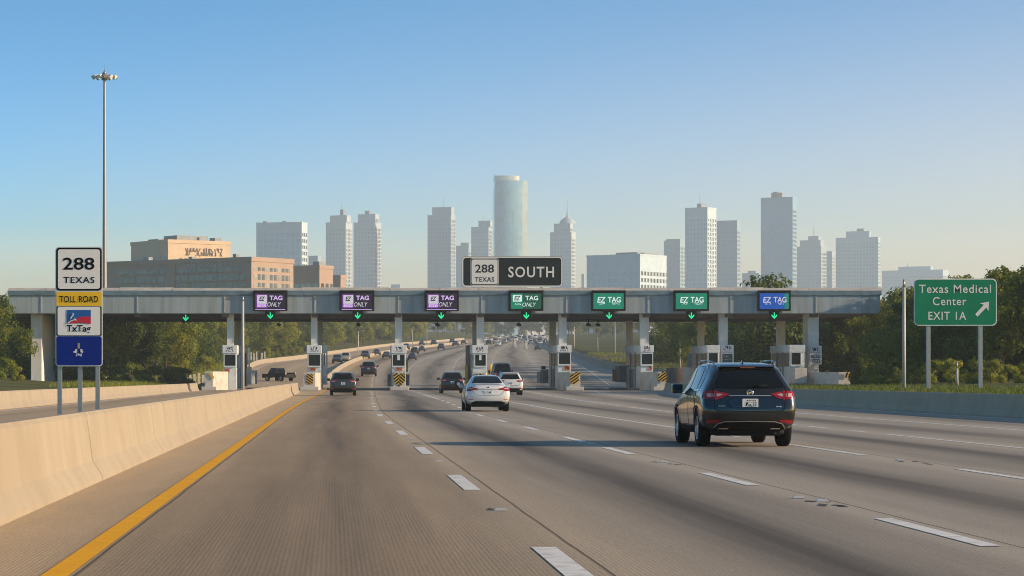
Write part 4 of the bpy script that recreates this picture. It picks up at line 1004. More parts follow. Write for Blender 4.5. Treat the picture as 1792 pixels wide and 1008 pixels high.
def car(kind, label, cat, loc, paint, rz=0, group=None, s3=(1, 1, 1), detail=2, seed=1, name=None):
    sx, sy, sz = s3; sp = scaled(SPEC[kind], *s3)
    t = thing(name or {'suv': 'sport_utility_car', 'sedan': 'saloon_car'}[kind], label, cat, loc, rz, group)
    me = shell(sp['st'], sp['rear'], sp['front'], sp['bulge'], 2, .70 if kind == 'suv' else .60)
    bv = bvh_of(me); W = [(y, sp['wr']) for y in sp['wheels']]
    me = carve(me, W, sp['wr'] * 1.12, .60 * sx); smooth_mesh(me)
    me.materials.clear(); me.materials.append(paint); body = link('body', me, t); body.data.name = 'body'
    # dark wheel housings and floor
    mb = MB(); mb.box(-.62*sx, .62*sx, .25*sy, sp['L'] - .3, .22*sz, .45*sz, .03); mb.build('underbody', PLASTIC, t)
    for y, z in W:
        for s in (-1, 1): wheel(t, s * sp['wx'], y, sp['wr'], sp['ww'], detail == 2)
    S = lambda n, m, polys, v, off=.006, st=.05, par=None: sheet(n, m, par or t, bv, polys, v, off, st)
    rz_ = lambda p: sc(p, sx, sz); yz_ = lambda p: sc(p, sy, sz)
    if kind == 'suv':
        S('rear_window', CARGLASS, [rz_(mir([(0, 1.505), (.42, 1.495), (.535, 1.47), (.60, 1.33), (.665, 1.20), (.655, 1.175), (.5, 1.155), (0, 1.145)]))], 'r', .008)
        for f in (lambda p: p, flip):
            lamp = S('tail_light', REDL, [f(rz_([(.885, .945), (.60, .938), (.50, .975), (.385, 1.045), (.60, 1.09), (.80, 1.098), (.885, 1.085)]))], 'r', .012, .04)
            S('lamp_lens', LENS, [f(rz_([(.80, .985), (.64, .982), (.555, 1.012), (.50, 1.04), (.62, 1.050), (.80, 1.052)]))], 'r', .016, .04, lamp)
            if detail == 2: S('lamp_divider', REDL, [f(q) for q in ribbon([(.665, .935), (.665, 1.095)], .035)] + [f(q) for q in ribbon([(.735, .98), (.735, 1.05)], .02)], 'r', .020, .03, lamp)
            S('reflector', REFL, [f(rz_([(.53, .545), (.60, .475), (.80, .468), (.825, .50), (.80, .54)]))], 'r', .012, .04)
        for v, sg in (('s-', -1), ('s+', 1)):
            lt = S('tail_light', REDL, [yz_([(.20, .95), (.42, 1.0), (.55, 1.07), (.30, 1.10), (.20, 1.095)])], v, .010, .04)
            qs = [[(.78, 1.135), (1.02, 1.145), (1.06, 1.55), (.92, 1.535), (.80, 1.38)], [(1.12, 1.14), (1.93, 1.115), (1.98, 1.585), (1.15, 1.57)], [(2.06, 1.11), (3.0, 1.06), (2.98, 1.12), (2.62, 1.53), (2.06, 1.575)]]
            S('window_trim', CHROME, [yz_(q) for q in ribbon([(.76, 1.115), (1.5, 1.105), (3.06, 1.045)], .02)] + [yz_(q) for q in ribbon([(.76, 1.12), (.78, 1.38), (.9, 1.56), (1.1, 1.59), (2.0, 1.605), (2.6, 1.56)], .018)], v, .010, .06)
            for q in qs: S('side_window', CARGLASS, [yz_(q)], v, .006)
            for ya, yb in ((.98, 1.99), (2.02, 3.05)):
                dp = [(ya + .02, .42), (yb, .42), (yb, 1.06 if yb < 2.5 else 1.02), (ya + (.22 if ya < 1.5 else 0), 1.09), (ya + (.12 if ya < 1.5 else 0), .8)] if ya > 1.5 else [(ya + .36, .42), (yb, .42), (yb, 1.08), (ya + .08, 1.10), (ya + .12, .85), (ya + .3, .66)]
                dr = S('door', paint, [yz_(dp)], v, .005)
                S('door_gap', BLACK, [yz_(q) for q in ribbon(dp + dp[:1], .014)], v, .007, .06, dr)
                h = hit(bv, (ya + (.35 if ya < 1.5 else .18)) * sy, .98 * sz, v)
                if h and detail == 2:
                    mb = MB(); mb.tube((h.x + sg*.03, h.y - .1, h.z), (h.x + sg*.03, h.y + .1, h.z), .018, .018, 8); mb.build('handle', CHROME, dr)
            S('sill_cladding', PLASTIC, [yz_([(1.26, .26), (3.24, .26), (3.24, .40), (1.26, .40)])], v, .012, .06)
            # wheel arch lips
            for wy, wz in W:
                arc = [(wy / sy + 1.17 * sp['wr'] / sy * math.cos(R(a)), wz / sz + 1.17 * sp['wr'] / sz * math.sin(R(a))) for a in range(5, 176, 10)]
                S('arch_lip', PLASTIC, [yz_(q) for q in ribbon(arc, .05)], v, .012, .05)
            # mirror
            mb = MB(); mb.prism([(sg*.88*sx, 2.78*sy), (sg*1.09*sx, 2.74*sy), (sg*1.11*sx, 2.86*sy), (sg*1.0*sx, 3.0*sy), (sg*.9*sx, 2.96*sy)], 1.04*sz, 1.23*sz, .035); mi = mb.build('wing_mirror', paint, t)
            mb = MB(); mb.plate(rrect(min(sg*.915, sg*1.07)*sx, max(sg*.915, sg*1.07)*sx, 1.06*sz, 1.21*sz, .03, 3), 2.735*sy, 2.74*sy); mb.build('mirror_glass', CARGLASS, mi)
            mb = MB(); mb.path([(sg*x, y, z) for x, y, z in ((.56*sx, .62*sy, 1.60*sz), (.60*sx, .78*sy, 1.672*sz), (.62*sx, 1.2*sy, 1.70*sz), (.62*sx, 2.1*sy, 1.70*sz), (.61*sx, 2.5*sy, 1.66*sz))], .018, 8); mb.build('roof_rail', RIM, t)
        S('windscreen', CARGLASS, [rz_(mir([(0, 1.60), (.52, 1.57), (.70, 1.12), (0, 1.12)]))], 'f', .006)
        for f in (lambda p: p, flip): S('headlight', LENS, [f(rz_([(.5, .72), (.76, .74), (.76, .84), (.5, .80)]))], 'f', .008)
        S('spoiler_edge', PLASTIC, [rz_(q) for q in ribbon([(-.53, 1.50), (-.40, 1.525), (0, 1.535), (.40, 1.525), (.53, 1.50)], .03)], 'r', .014, .05)
        h = hit(bv, 0, 1.53 * sz)
        mb = MB(); mb.prism([(-.53*sx, h.y - .02), (.53*sx, h.y - .02), (.56*sx, h.y + .5), (-.56*sx, h.y + .5)], 1.57*sz, 1.605*sz, .012, top=[(-.50*sx, h.y + .06), (.50*sx, h.y + .06), (.54*sx, h.y + .5), (-.54*sx, h.y + .5)]); mb.build('spoiler', paint, t)
        mb = MB(); mb.box(-.14, .14, h.y - .03, h.y + .05, 1.548*sz, 1.566*sz); mb.build('brake_light', REDL, t)
        hd = S('tailgate_gap', BLACK, [rz_(q) for q in ribbon([(.70, 1.20), (.675, 1.0), (.665, .78), (.62, .715), (0, .70), (-.62, .715), (-.665, .78), (-.675, 1.0), (-.70, 1.20)], .013)], 'r', .022, .05)
        hb = hit(bv, 0, .865 * sz)
        if detail == 2:
            S('plate_recess', P_DARK, [rz_(mir([(0, .955), (.30, .955), (.42, .90), (.34, .775), (0, .765)]))], 'r', .006)
            S('chrome_strip', STEEL, [rz_([(-.40, 1.0), (.40, 1.0), (.40, 1.018), (-.40, 1.018)])], 'r', .014)
            he = hit(bv, 0, 1.065 * sz); mb = MB(); mb.lathe([(-.008, .046), (-.018, .053), (-.018, .060), (-.008, .066)], 'y', 24, (0, he.y, he.z)); mb.box(-.028, .028, he.y - .016, he.y - .008, he.z - .008, he.z + .008); mb.box(.012, .028, he.y - .0165, he.y - .0085, he.z + .0, he.z + .03); mb.box(-.028, -.012, he.y - .0165, he.y - .0085, he.z - .03, he.z); mb.build('emblem', CHROME, t)
            S('badge', STEEL, [rz_([(-.60, .80), (-.47, .80), (-.47, .815), (-.60, .815)]), rz_([(.49, .785), (.53, .785), (.53, .81), (.49, .81)]), rz_([(.545, .785), (.60, .785), (.60, .807), (.545, .807)])], 'r', .014, .04)
            hw = hit(bv, .1, 1.19 * sz)
            mb = MB(); mb.tube((.02, hw.y - .03, 1.185*sz), (.33, hw.y - .035, 1.215*sz), .016, .010, 8); mb.tube((.02, hw.y + .02, 1.18*sz), (.02, hw.y - .05, 1.185*sz), .025, .02, 8); mb.build('wiper', PLASTIC, t)
            ht = hit(bv, 0, 1.0 * sy, 't'); mb = MB(); mb.prism([(-.02, .93), (.02, .93), (.03, 1.12), (-.03, 1.12)], ht.z - .02, ht.z + .055, 0, top=[(-.006, .94), (.006, .94), (.008, .985), (-.008, .985)]); mb.build('antenna_fin', paint, t)
            S('exhaust_trim', CHROME, [rz_([(.40, .365), (.58, .365), (.58, .385), (.40, .385)]), rz_([(-.58, .365), (-.40, .365), (-.40, .385), (-.58, .385)])], 'r', .02)
        S('bumper_cladding', PLASTIC, [rz_(mir([(0, .49), (.46, .485), (.60, .445), (.68, .36), (.70, .28), (.4, .26), (0, .26)]))], 'r', .010)
        S('bumper_trim', STEEL if detail == 2 else PLASTIC, [rz_(q) for q in ribbon([(.69, .36), (.61, .465), (.47, .505), (0, .512), (-.47, .505), (-.61, .465), (-.69, .36)], .022)], 'r', .016)
        mb = MB(); mb.prism([(-.70*sx, .34), (-.5*sx, .24), (.5*sx, .24), (.70*sx, .34), (.70*sx, .8), (-.70*sx, .8)], .25*sz, .40*sz, .04); mb.build('valance', PLASTIC, t)
        if hb: plate_on(t, bv, .785*sz, .95*sz, .155, hb.y - .004, seed)
    else:
        S('rear_window', CARGLASS, [rz_(mir([(0, 1.425), (.40, 1.415), (.475, 1.395), (.56, 1.25), (.605, 1.155), (.59, 1.14), (0, 1.135)]))], 'r', .008)
        for f in (lambda p: p, flip):
            lamp = S('tail_light', REDL, [f(rz_([(.86, .82), (.70, .825), (.62, .865), (.40, .885), (.41, .925), (.58, .955), (.70, 1.0), (.80, 1.01), (.86, .98)]))], 'r', .012, .04)
            S('lamp_lens', LENS, [f(rz_([(.80, .895), (.66, .90), (.60, .915), (.68, .94), (.80, .945)]))], 'r', .016, .04, lamp) if detail == 2 else None
            S('reflector', REFL if detail < 2 else pmat('reflector_amber', (.5, .12, .04), .3), [f(rz_([(.60, .475), (.78, .47), (.80, .495), (.62, .50)]))], 'r', .012, .04)
        for v, sg in (('s-', -1), ('s+', 1)):
            S('tail_light', REDL, [yz_([(.16, .84), (.40, .88), (.46, .94), (.30, 1.0), (.16, 1.0)])], v, .010, .04)
            for q in ([(1.0, 1.03), (1.66, 1.02), (1.68, 1.37), (1.42, 1.365)], [(1.72, 1.02), (2.95, .985), (2.9, 1.03), (2.45, 1.34), (2.1, 1.385), (1.74, 1.38)]): S('side_window', CARGLASS, [yz_(q)], v, .006)
            for dp in ([(1.32, .38), (1.70, .38), (1.70, .98), (1.0, 1.0), (1.05, .72), (1.22, .62)], [(1.73, .38), (3.0, .38), (3.05, .93), (1.73, .98)]):
                dr = S('door', paint, [yz_(dp)], v, .005); S('door_gap', BLACK, [yz_(q) for q in ribbon(dp + dp[:1], .012)], v, .007, .06, dr)
            mb = MB(); mb.prism([(sg*.87*sx, 2.72*sy), (sg*1.03*sx, 2.70*sy), (sg*1.05*sx, 2.8*sy), (sg*.96*sx, 2.9*sy), (sg*.87*sx, 2.88*sy)], .96*sz, 1.08*sz, .03); mb.build('wing_mirror', paint, t)
        S('windscreen', CARGLASS, [rz_(mir([(0, 1.40), (.44, 1.37), (.64, 1.02), (0, 1.02)]))], 'f', .006)
        for f in (lambda p: p, flip): S('headlight', LENS, [f(rz_([(.5, .62), (.74, .64), (.74, .74), (.5, .70)]))], 'f', .008)
        S('boot_gap', BLACK if paint != P_WHITE else pmat('gap_grey', (.16, .17, .18), .6), [rz_(q) for q in ribbon([(.66, .86), (.58, .74), (.48, .665), (0, .655), (-.48, .665), (-.58, .74), (-.66, .86)], .012)] + [rz_([(-.41, .895), (.41, .895), (.41, .912), (-.41, .912)])], 'r', .012, .05)
        S('bumper_cladding', PLASTIC, [rz_(mir([(0, .425), (.52, .42), (.62, .385), (.70, .30), (.4, .27), (0, .27)]))], 'r', .010)
        mb = MB(); mb.box(-.66*sx, .66*sx, .13, .5, .19*sz, .36*sz, .03); mb.build('valance', PLASTIC, t)
        hb = hit(bv, 0, .79 * sz)
        if hb: plate_on(t, bv, .715*sz, .855*sz, .155, hb.y - .003, seed)
        he = hit(bv, 0, .965 * sz)
        if he: mb = MB(); mb.lathe([(-.012, .001), (-.014, .03), (0, .036)], 'y', 14, (0, he.y, he.z)); mb.build('emblem', PLASTIC, t)
        S('exhaust_trim', CHROME, [rz_([(.46, .335), (.60, .345), (.62, .37), (.48, .365)])], 'r', .016)
    return t

suv = car('suv', 'charcoal sport utility car with roof rails, nearest car in the right lanes', 'car', (8.14, 50.2, 0), P_SUV, s3=(1.035, 1.06, 1.0), seed=11)
car('sedan', 'white saloon car with red tail lamps driving towards the fourth booth', 'car', (px(854.5, 103), 103, 0), P_WHITE, seed=12)
car('suv', 'white estate car partly hidden right of the white saloon', 'car', (px(893.5, 200), 200, 0), P_WHITE, s3=(1.10, 1, 1.08), detail=1, seed=13, name='estate_car')
grey = car('suv', 'slate grey compact car entering the lane beside the near barrier end', 'car', (px(600.5, 195), 195, 0), P_GREY, s3=(1.12, .95, 1.07), detail=1, seed=14, name='compact_car')
vn = car('suv', 'tall dark van ahead of the white cars in the toll lane', 'van', (px(880, 243), 243, 0), P_DARK, s3=(1.10, 1.15, 1.68), detail=1, seed=15, name='passenger_van')
jeep = car('suv', 'dark boxy four-wheel-drive car with spare wheel behind the white saloon', 'car', (px(792, 222), 222, 0), P_DARK, s3=(1.13, .95, 1.12), detail=1, seed=16, name='off_road_car')
mb = MB(); mb.lathe([(-.17, .02), (-.17, .26), (-.13, .33), (-.03, .33), (.02, .26)], 'y', 24, (.50, 0, .83)); mb.build('spare_wheel', TYRE, jeep)
mb = MB(); mb.lathe([(-.175, .01), (-.18, .11), (-.172, .15)], 'y', 16, (.50, 0, .83)); mb.build('spare_wheel_cap', RIM, jeep)
van2 = car('suv', 'dark van with pale rear bumper driving away past the second booth', 'van', (px(645, 385), 385, zroad(385)), P_DARK, s3=(1.30, 1.2, 1.38), detail=1, seed=17, rz=R(-2), name='passenger_van')
# dark pickup on the separated roadway
def pickup(label, loc, rz, paint):
    t = thing('pickup_truck', label, 'pickup truck', loc, rz); mb = MB()
    mb.prism([(-.95, 0), (.95, 0), (.95, 5.3), (-.95, 5.3)], .55, 1.05, .06); mb.build('body', paint, t)
    mb = MB(); mb.prism([(-.92, 2.2), (.92, 2.2), (.92, 4.1), (-.92, 4.1)], 1.05, 1.85, .05, top=[(-.74, 2.4), (.74, 2.4), (.74, 3.55), (-.74, 3.55)]); mb.build('cab', paint, t)
    mb = MB(); mb.quad((-.74, 2.235, 1.25), (.74, 2.235, 1.25), (.66, 2.365, 1.74), (-.66, 2.365, 1.74)); mb.build('rear_window', CARGLASS, t)
    mb = MB(); mb.quad((-.82, 3.94, 1.2), (.82, 3.94, 1.2), (.68, 3.63, 1.76), (-.68, 3.63, 1.76)); mb.build('windscreen', CARGLASS, t)
    for s in (-1, 1):
        mb = MB(); mb.quad((s*.905, 2.45, 1.2), (s*.905, 3.8, 1.2), (s*.77, 3.5, 1.75), (s*.77, 2.5, 1.75)); mb.build('side_window', CARGLASS, t)
        mb = MB(); mb.box(s*.95 - .03, s*.95 + .03, .05, 2.15, 1.05, 1.22, .02); mb.build('bed_rail', paint, t)
        mb = MB(); mb.box(min(s*.78, s*.94), max(s*.78, s*.94), -.03, .05, .85, 1.15, .01); mb.build('tail_light', REDL, t)
        mb = MB(); mb.box(min(s*.6, s*.92), max(s*.6, s*.92), 5.28, 5.34, .78, .98, .01); mb.build('headlight', LENS, t)
        for y in (1.0, 4.2): wheel(t, s * .97, y, .42, .27, False)
    mb = MB(); mb.box(-.9, .9, -.12, .0, .5, .68, .03); mb.build('bumper', PLASTIC, t)
    mb = MB(); mb.box(-.9, .9, 5.3, 5.42, .5, .7, .03); mb.build('bumper', PLASTIC, t)
    return t
pickup('dark pickup truck between the first and second toll booths', (px(508, 352), 354, zroad(354)), R(38), P_DULL)

# ================================================================ far traffic
def far_proto(kind, paint, s3):
    sp = scaled(SPEC[kind], *s3); me = shell(sp['st'], sp['rear'], sp['front'], sp['bulge'], 1); bv = bvh_of(me); smooth_mesh(me, 60)
    me.materials.clear(); me.materials.append(paint)
    sx, sy, sz = s3; r = empty('distant_car'); b_ = link('body', me, r)
    P = [(0, 1.505), (.50, 1.48), (.66, 1.18), (0, 1.15)] if kind == 'suv' else [(0, 1.42), (.46, 1.40), (.60, 1.15), (0, 1.135)]
    sheet('rear_window', CARGLASS, r, bv, [sc(mir(P), sx, sz)], 'r', .02, .2)
    P = [(0, 1.58), (.5, 1.55), (.70, 1.12), (0, 1.12)] if kind == 'suv' else [(0, 1.40), (.44, 1.37), (.64, 1.02), (0, 1.02)]
    sheet('windscreen', CARGLASS, r, bv, [sc(mir(P), sx, sz)], 'f', .02, .2)
    zl = (.95, 1.08) if kind == 'suv' else (.83, .97)
    for s in (-1, 1):
        sheet('tail_light', REDL, r, bv, [sc([(s*.55, zl[0]), (s*.82, zl[0]), (s*.82, zl[1]), (s*.55, zl[1])], sx, sz)], 'r', .03, .2)
        for y in sp['wheels']:
            mb = MB(); mb.lathe([(s*.68*sx, .02), (s*.68*sx, .33), (s*.91*sx, .33), (s*.91*sx, .02)], 'x', 12, (0, y, .33)); mb.build('wheel', TYRE, r)
    return r
protos = {}
def far_car(key, label, X, D, lane_i, group, away=True):
    kind, paint, s3 = key
    if key not in protos: protos[key] = far_proto(kind, paint, s3); o = protos[key]
    else: o = copy_tree(protos[key])
    hd = math.atan2(lineX(lane_i, D + 15) - lineX(lane_i, D - 15), 30)
    o.location = (X, D, zroad(D) + .01); o.rotation_euler = (math.atan2(zroad(D + 6) - zroad(D - 2), 8), 0, -hd + (0 if away else math.pi)); tag(o, label, 'car', group); return o
KD = ('suv', P_DARK, (1.05, 1, 1.05)); KG = ('sedan', P_GREY, (1, 1, 1)); KW = ('sedan', P_WHITE, (1.02, 1, 1.05)); KS = ('suv', P_SILV, (1, 1, 1)); KN = ('sedan', P_NAVY, (1.02, 1, 1.02)); KR = ('sedan', P_RED, (1, 1, 1)); KT = ('suv', P_TAN, (1.1, 1.1, 1.2)); KU = ('suv', P_WHITE, (1.1, 1.2, 1.25))
GLf, GMd, GFr = 'distant cars on the roadway left of the median', 'distant cars on the main lanes behind the third booth', 'distant cars at the far end of the highway'
SOLO = [(591, 636.5, KD, 'dark distant car just right of the second booth window'), (606, 635, KT, 'tan distant car just right of the second booth'), (677, 627, KG, 'grey distant car just left of the third booth'), (721, 630, KN, 'small navy distant car nearest the right side of the third booth'),
        (725, 619.5, KD, 'black distant car second up the lane right of the third booth'), (660, 622, KG, 'grey distant car by the median left of the third booth'), (855, 603, KD, 'black distant car just right of the fourth booth roof'), (941, 613, KG, 'grey distant car on the right edge before the fifth booth')]
for x, y, k, l in SOLO:
    D = yD(y); far_car(k, l, px(x, D), D, 2 if x < 740 else 5, 'distant cars beyond the plaza', x > 690)
rn = random.Random(77)
MID = [(739, 604.5), (739, 615.5), (760, 604), (773, 612), (798, 606), (792, 601), (812, 602)]
for i, (x, y) in enumerate(MID):
    D = yD(y); k = rn.choice([KD, KD, KG, KN, KW]); cn = {KD: 'black', KG: 'grey', KN: 'navy', KW: 'white'}[k]
    far_car(k, f'{cn} distant car in the traffic between the third and fourth booths', px(x, D), D, 2, GMd, False)
FAR = [(883, 601), (935, 601), (866, 597), (874, 594), (886, 592), (897, 593), (906, 592), (918, 594), (926, 593), (937, 594), (860, 592), (878, 590.5), (894, 589.6), (912, 590), (931, 590.5), (945, 597), (921, 600), (848, 598), (842, 595), (868, 602), (902, 598), (951, 594), (955, 600), (910, 596), (889, 597), (929, 603), (872, 606), (945, 604), (858, 598)]
for i, (x, y) in enumerate(FAR):
    D = yD(y); k = rn.choice([KU, KW, KT, KS, KG, KD]); cn = {KU: 'large white', KW: 'white', KT: 'tan', KS: 'silver', KG: 'grey', KD: 'black'}[k]
    far_car(k, f'{cn} distant car among the far traffic between fourth and fifth booths', px(x, D), D, 6, GFr, i % 2 == 0)
LF = [(712, 612), (640, 628)]
for i, (x, y) in enumerate(LF):
    D = yD(y); k = rn.choice([KD, KG, KS]); cn = {KD: 'black', KG: 'grey', KS: 'silver'}[k]
    far_car(k, f'{cn} distant car on the roadway left of the median, by the third booth', px(x, D), D, 1, GLf, False)
# white posts of the next plaza far ahead
for x, y0, y1, l in ((901, 592, 608, 'taller left one'), (920.5, 596, 611, 'shorter right one')):
    D = yD(y1); t = thing('lane_pylon', f'pale pylon standing in the far lanes right of the fourth booth, {l}', 'pylon', (px(x, D), D, zroad(D)), 0, 'pale pylons in the far lanes')
    mb = MB(); mb.prism([(-.5, -1), (.5, -1), (.5, 3), (-.5, 3)], 0, 1.1, .1); mb.build('base', WHITEC, t); mb = MB(); mb.box(-.35, .35, 0, .8, 1.1, pz(y0, D) - zroad(D), .05); mb.build('column', WHITEC, t)
# ================================================================ trees
def tree_meshes(seed, H, Rr, base, n, leaf, narrow=1.0, lumps=22):
    """trunk + limbs, and a crown of leaf-sized faces gathered in uneven clumps"""
    rn = random.Random(seed); mb = MB(); top = H * .8
    pts = [Vector((0, 0, -.3))]
    for k in range(1, 6): pts.append(Vector((rn.uniform(-.2, .2) * k * .4, rn.uniform(-.2, .2) * k * .4, top * k / 5)))
    r0 = H * .022
    for k in range(5): mb.tube(pts[k], pts[k+1], r0 * (1 - k * .17), r0 * (1 - (k+1) * .17), 7, False)
    cl = []
    for k in range(lumps):
        zf = rn.random() ** .85; z = lerp(base, H * .93, zf)
        prof = math.sin(math.pi * min(1, .22 + .74 * zf)) ** .8 * narrow
        a = rn.uniform(0, 6.283); rr = Rr * prof * rn.uniform(.25, 1.0)
        cr_ = Rr * rn.uniform(.26, .46) * (1.1 - .45 * zf)
        cl.append((Vector((rr * math.cos(a), rr * math.sin(a), z)), cr_))
    for c, cr_ in cl[:9]:
        k = min(4, max(1, int(c.z / top * 5) - 1)); mb.tube(pts[k], c, r0 * .38, r0 * .08, 5, False)
    tb = bpy.data.meshes.new('trunk'); bmesh.ops.recalc_face_normals(mb.bm, faces=mb.bm.faces); mb.bm.to_mesh(tb); mb.bm.free(); tb.materials.append(BARK)
    V, Fc = [], []
    tot = sum(c[1] ** 2 for c in cl)
    for c, cr_ in cl:
        m = int(n * cr_ ** 2 / tot)
        for _ in range(m):
            d = Vector((rn.gauss(0, 1), rn.gauss(0, 1), rn.gauss(0, .8))).normalized()
            p = c + Vector((d.x, d.y, d.z * .8)) * cr_ * (rn.random() ** .22) * rn.uniform(.88, 1.14)
            if rn.random() < .06: p += d * cr_ * .3
            nrm_ = (d + Vector((rn.gauss(0, .45), rn.gauss(0, .45), rn.gauss(.25, .45)))).normalized()
            u_ = nrm_.orthogonal().normalized(); u_.rotate(Matrix.Rotation(rn.uniform(0, 6.28), 3, nrm_)); w_ = nrm_.cross(u_)
            l = leaf * rn.uniform(.6, 1.35); b0 = len(V)
            V += [p - u_ * l * .55, p + w_ * l * .34 + nrm_ * l * .08, p + u_ * l * .6 - nrm_ * l * .1, p - w_ * l * .34 + nrm_ * l * .08]
            Fc.append((b0, b0+1, b0+2, b0+3))
    cm = bpy.data.meshes.new('crown'); cm.from_pydata(V, [], Fc)
    return tb, cm
KINDS = {}
def kind(name, *a, mat=LEAF1, **k):
    tb, cm = tree_meshes(*a, **k); cm.materials.append(mat); KINDS[name] = (tb, cm)
kind('broad', 1, 11.5, 5.0, 1.6, 9000, .34, mat=LEAF1, lumps=27)
kind('oval', 2, 12.5, 3.9, 1.2, 8000, .32, mat=LEAF3, lumps=23)
kind('round', 3, 10, 4.6, 1.0, 8000, .34, mat=LEAF2, lumps=24)
kind('tall', 4, 13.5, 3.6, 1.5, 7500, .33, mat=LEAF1, lumps=22)
kind('wide', 5, 9.5, 5.4, .8, 9000, .36, mat=LEAF3, lumps=28)
kind('bush', 6, 3.4, 2.0, .1, 2200, .24, mat=LEAF2, lumps=14)
kind('bush_dark', 7, 3.0, 1.8, .1, 2000, .22, mat=LEAF1, lumps=12)
kind('spindly', 8, 12.5, 2.6, 3.5, 2600, .30, mat=LEAF1, lumps=20)
def tree(k, X, Y, s, label, group, cat='tree', name=None, zs=1.0, rz=None, z=None):
    t = thing(name or ('shrub' if k.startswith('bush') else 'broadleaf_tree'), label, cat, (X, Y, gz(X, Y) - .1 if z is None else z), rnT.uniform(0, 6.28) if rz is None else rz, group)
    t.scale = (s, s, s * zs); tb, cm = KINDS[k]; link('trunk', tb, t); link('crown', cm, t); return t
rnT = random.Random(42)
SECL = [(-60, 56, 'left of the far left canopy pier'), (56, 185, 'behind the tall route sign'), (185, 392, 'between the route sign and the first booth'), (392, 545, 'between the first and second booths'), (545, 692, 'between the second and third booths'),
        (692, 835, 'between the third and fourth booths'), (835, 980, 'between the fourth and fifth booths'), (980, 1122, 'between the fifth and sixth booths'), (1122, 1262, 'between the sixth and seventh booths'), (1262, 1420, 'between the seventh and eighth booths'), (1420, 1900, 'beyond the right end of the canopy')]
DESC = {'broad': 'broad green tree', 'oval': 'dark oval tree', 'round': 'yellowish round tree', 'tall': 'tall green tree', 'wide': 'dark wide-crowned tree', 'spindly': 'thin sparse tree', 'bush': 'yellow-green bush', 'bush_dark': 'low green bush'}
def sec(X, Y):
    p = BX + X * FS / Y
    for a, b_, s in SECL:
        if a <= p < b_: return p, s
    return p, None
count = 0
def plant(k, X, Y, s, where, zs=1.0):
    global count
    p, d = sec(X, Y)
    if d is None or p < -55 or p > 1860: return
    if p < 1548 and not k.startswith('bush'):
        lim = (pz(514, Y) - gz(X, Y)) / KH[k]
        s = min(s, lim)
    c = 'shrub' if k.startswith('bush') else 'tree'; count += 1
    tree(k, X, Y, s, f'{DESC[k]} {where} {d}', f'{DESC[k]}s {where} {d}', c, zs=zs)
KH = dict(broad=11.6, oval=12.8, round=10.3, tall=13.9, wide=9.8, bush=3.5, bush_dark=3.1)
BIG = ['broad', 'oval', 'round', 'tall', 'wide']
# wood along the left of the road, three rows deep
for row, off in enumerate((9, 17, 26)):
    Y = 296 + row * 5
    while Y < 1080:
        X = interp(LEFT, Y) - off - rnT.uniform(0, 5)
        plant(rnT.choice(BIG if row else ['round', 'broad', 'wide', 'round', 'oval']), X, Y, rnT.uniform(.8, 1.05) + row * .06, ('at wood front', 'inside wood', 'at wood back')[row])
        Y += rnT.uniform(10, 14) * (1 + Y / 1400)
for X, Y, k, s in ((-36.5, 280, 'broad', .72), (-42, 285, 'tall', .95), (-37, 300, 'round', .9), (-30, 318, 'wide', .9), (-27, 330, 'oval', .9), (-23, 312, 'oval', .80), (-26, 300, 'round', .7), (-21.5, 330, 'broad', .85)): plant(k, X, Y, s, 'near the canopy')
# shrubs along the grass strip
Y = 300
while Y < 700:
    X = interp(LEFT, Y) - rnT.uniform(3.5, 7); plant(rnT.choice(['bush', 'bush', 'bush_dark']), X, Y, rnT.uniform(.45, .85), 'on the verge'); Y += rnT.uniform(6, 13)
for p, y in ((10, 255), (28, 258), (205, 290), (228, 285), (250, 292), (270, 298), (300, 300), (322, 305)): plant('bush', px(p, y), y, rnT.uniform(.5, .8), 'on the near verge')
# crest of the hill, where the road disappears
for row in range(3):
    X = 40 - row * 15
    while X < 330:
        Y = 1230 + row * 130 + rnT.uniform(-30, 30)
        if not (interp(LEFT, Y) - 7 < X < interp(RIGHT, Y) + 7): plant(rnT.choice(BIG), X, Y, rnT.uniform(1.0, 1.35), 'on the far rise')
        X += rnT.uniform(9, 13)
for i in range(14): plant(rnT.choice(BIG), 84 + i * 8.5, 1760 + rnT.uniform(-30, 30), 1.5, 'on the hilltop')
# right side behind the plaza: open grass, then trees
for X, Y, k, s in ((85, 560, 'wide', 1.0), (100, 610, 'oval', 1.05), (92, 640, 'broad', 1.0), (104, 700, 'oval', 1.1), (97, 590, 'round', .9), (118, 760, 'tall', 1.1), (110, 820, 'wide', 1.2), (128, 860, 'broad', 1.2), (140, 930, 'oval', 1.2), (122, 980, 'round', 1.3), (134, 1010, 'broad', 1.2)): plant(k, X, Y, s, 'past the grass slope')
for (p, Y, k, s) in ((1178, 470, 'wide', 1.05), (1192, 440, 'oval', .95), (1212, 430, 'broad', 1.0), (1232, 410, 'round', .95), (1255, 400, 'tall', .95), (1278, 385, 'oval', .95), (1300, 380, 'round', 1.0), (1322, 372, 'broad', 1.0), (1345, 366, 'round', 1.0), (1368, 360, 'tall', .95), (1385, 352, 'round', .95), (1240, 455, 'wide', 1.2), (1290, 430, 'broad', 1.2), (1340, 410, 'oval', 1.15), (1200, 500, 'tall', 1.1),
                    (1412, 340, 'broad', .9), (1440, 322, 'round', .85), (1462, 318, 'round', .9), (1482, 330, 'broad', .95), (1425, 375, 'oval', 1.1), (1470, 360, 'oval', 1.05)): plant(k, px(p, Y), Y, s, 'right of the highway')
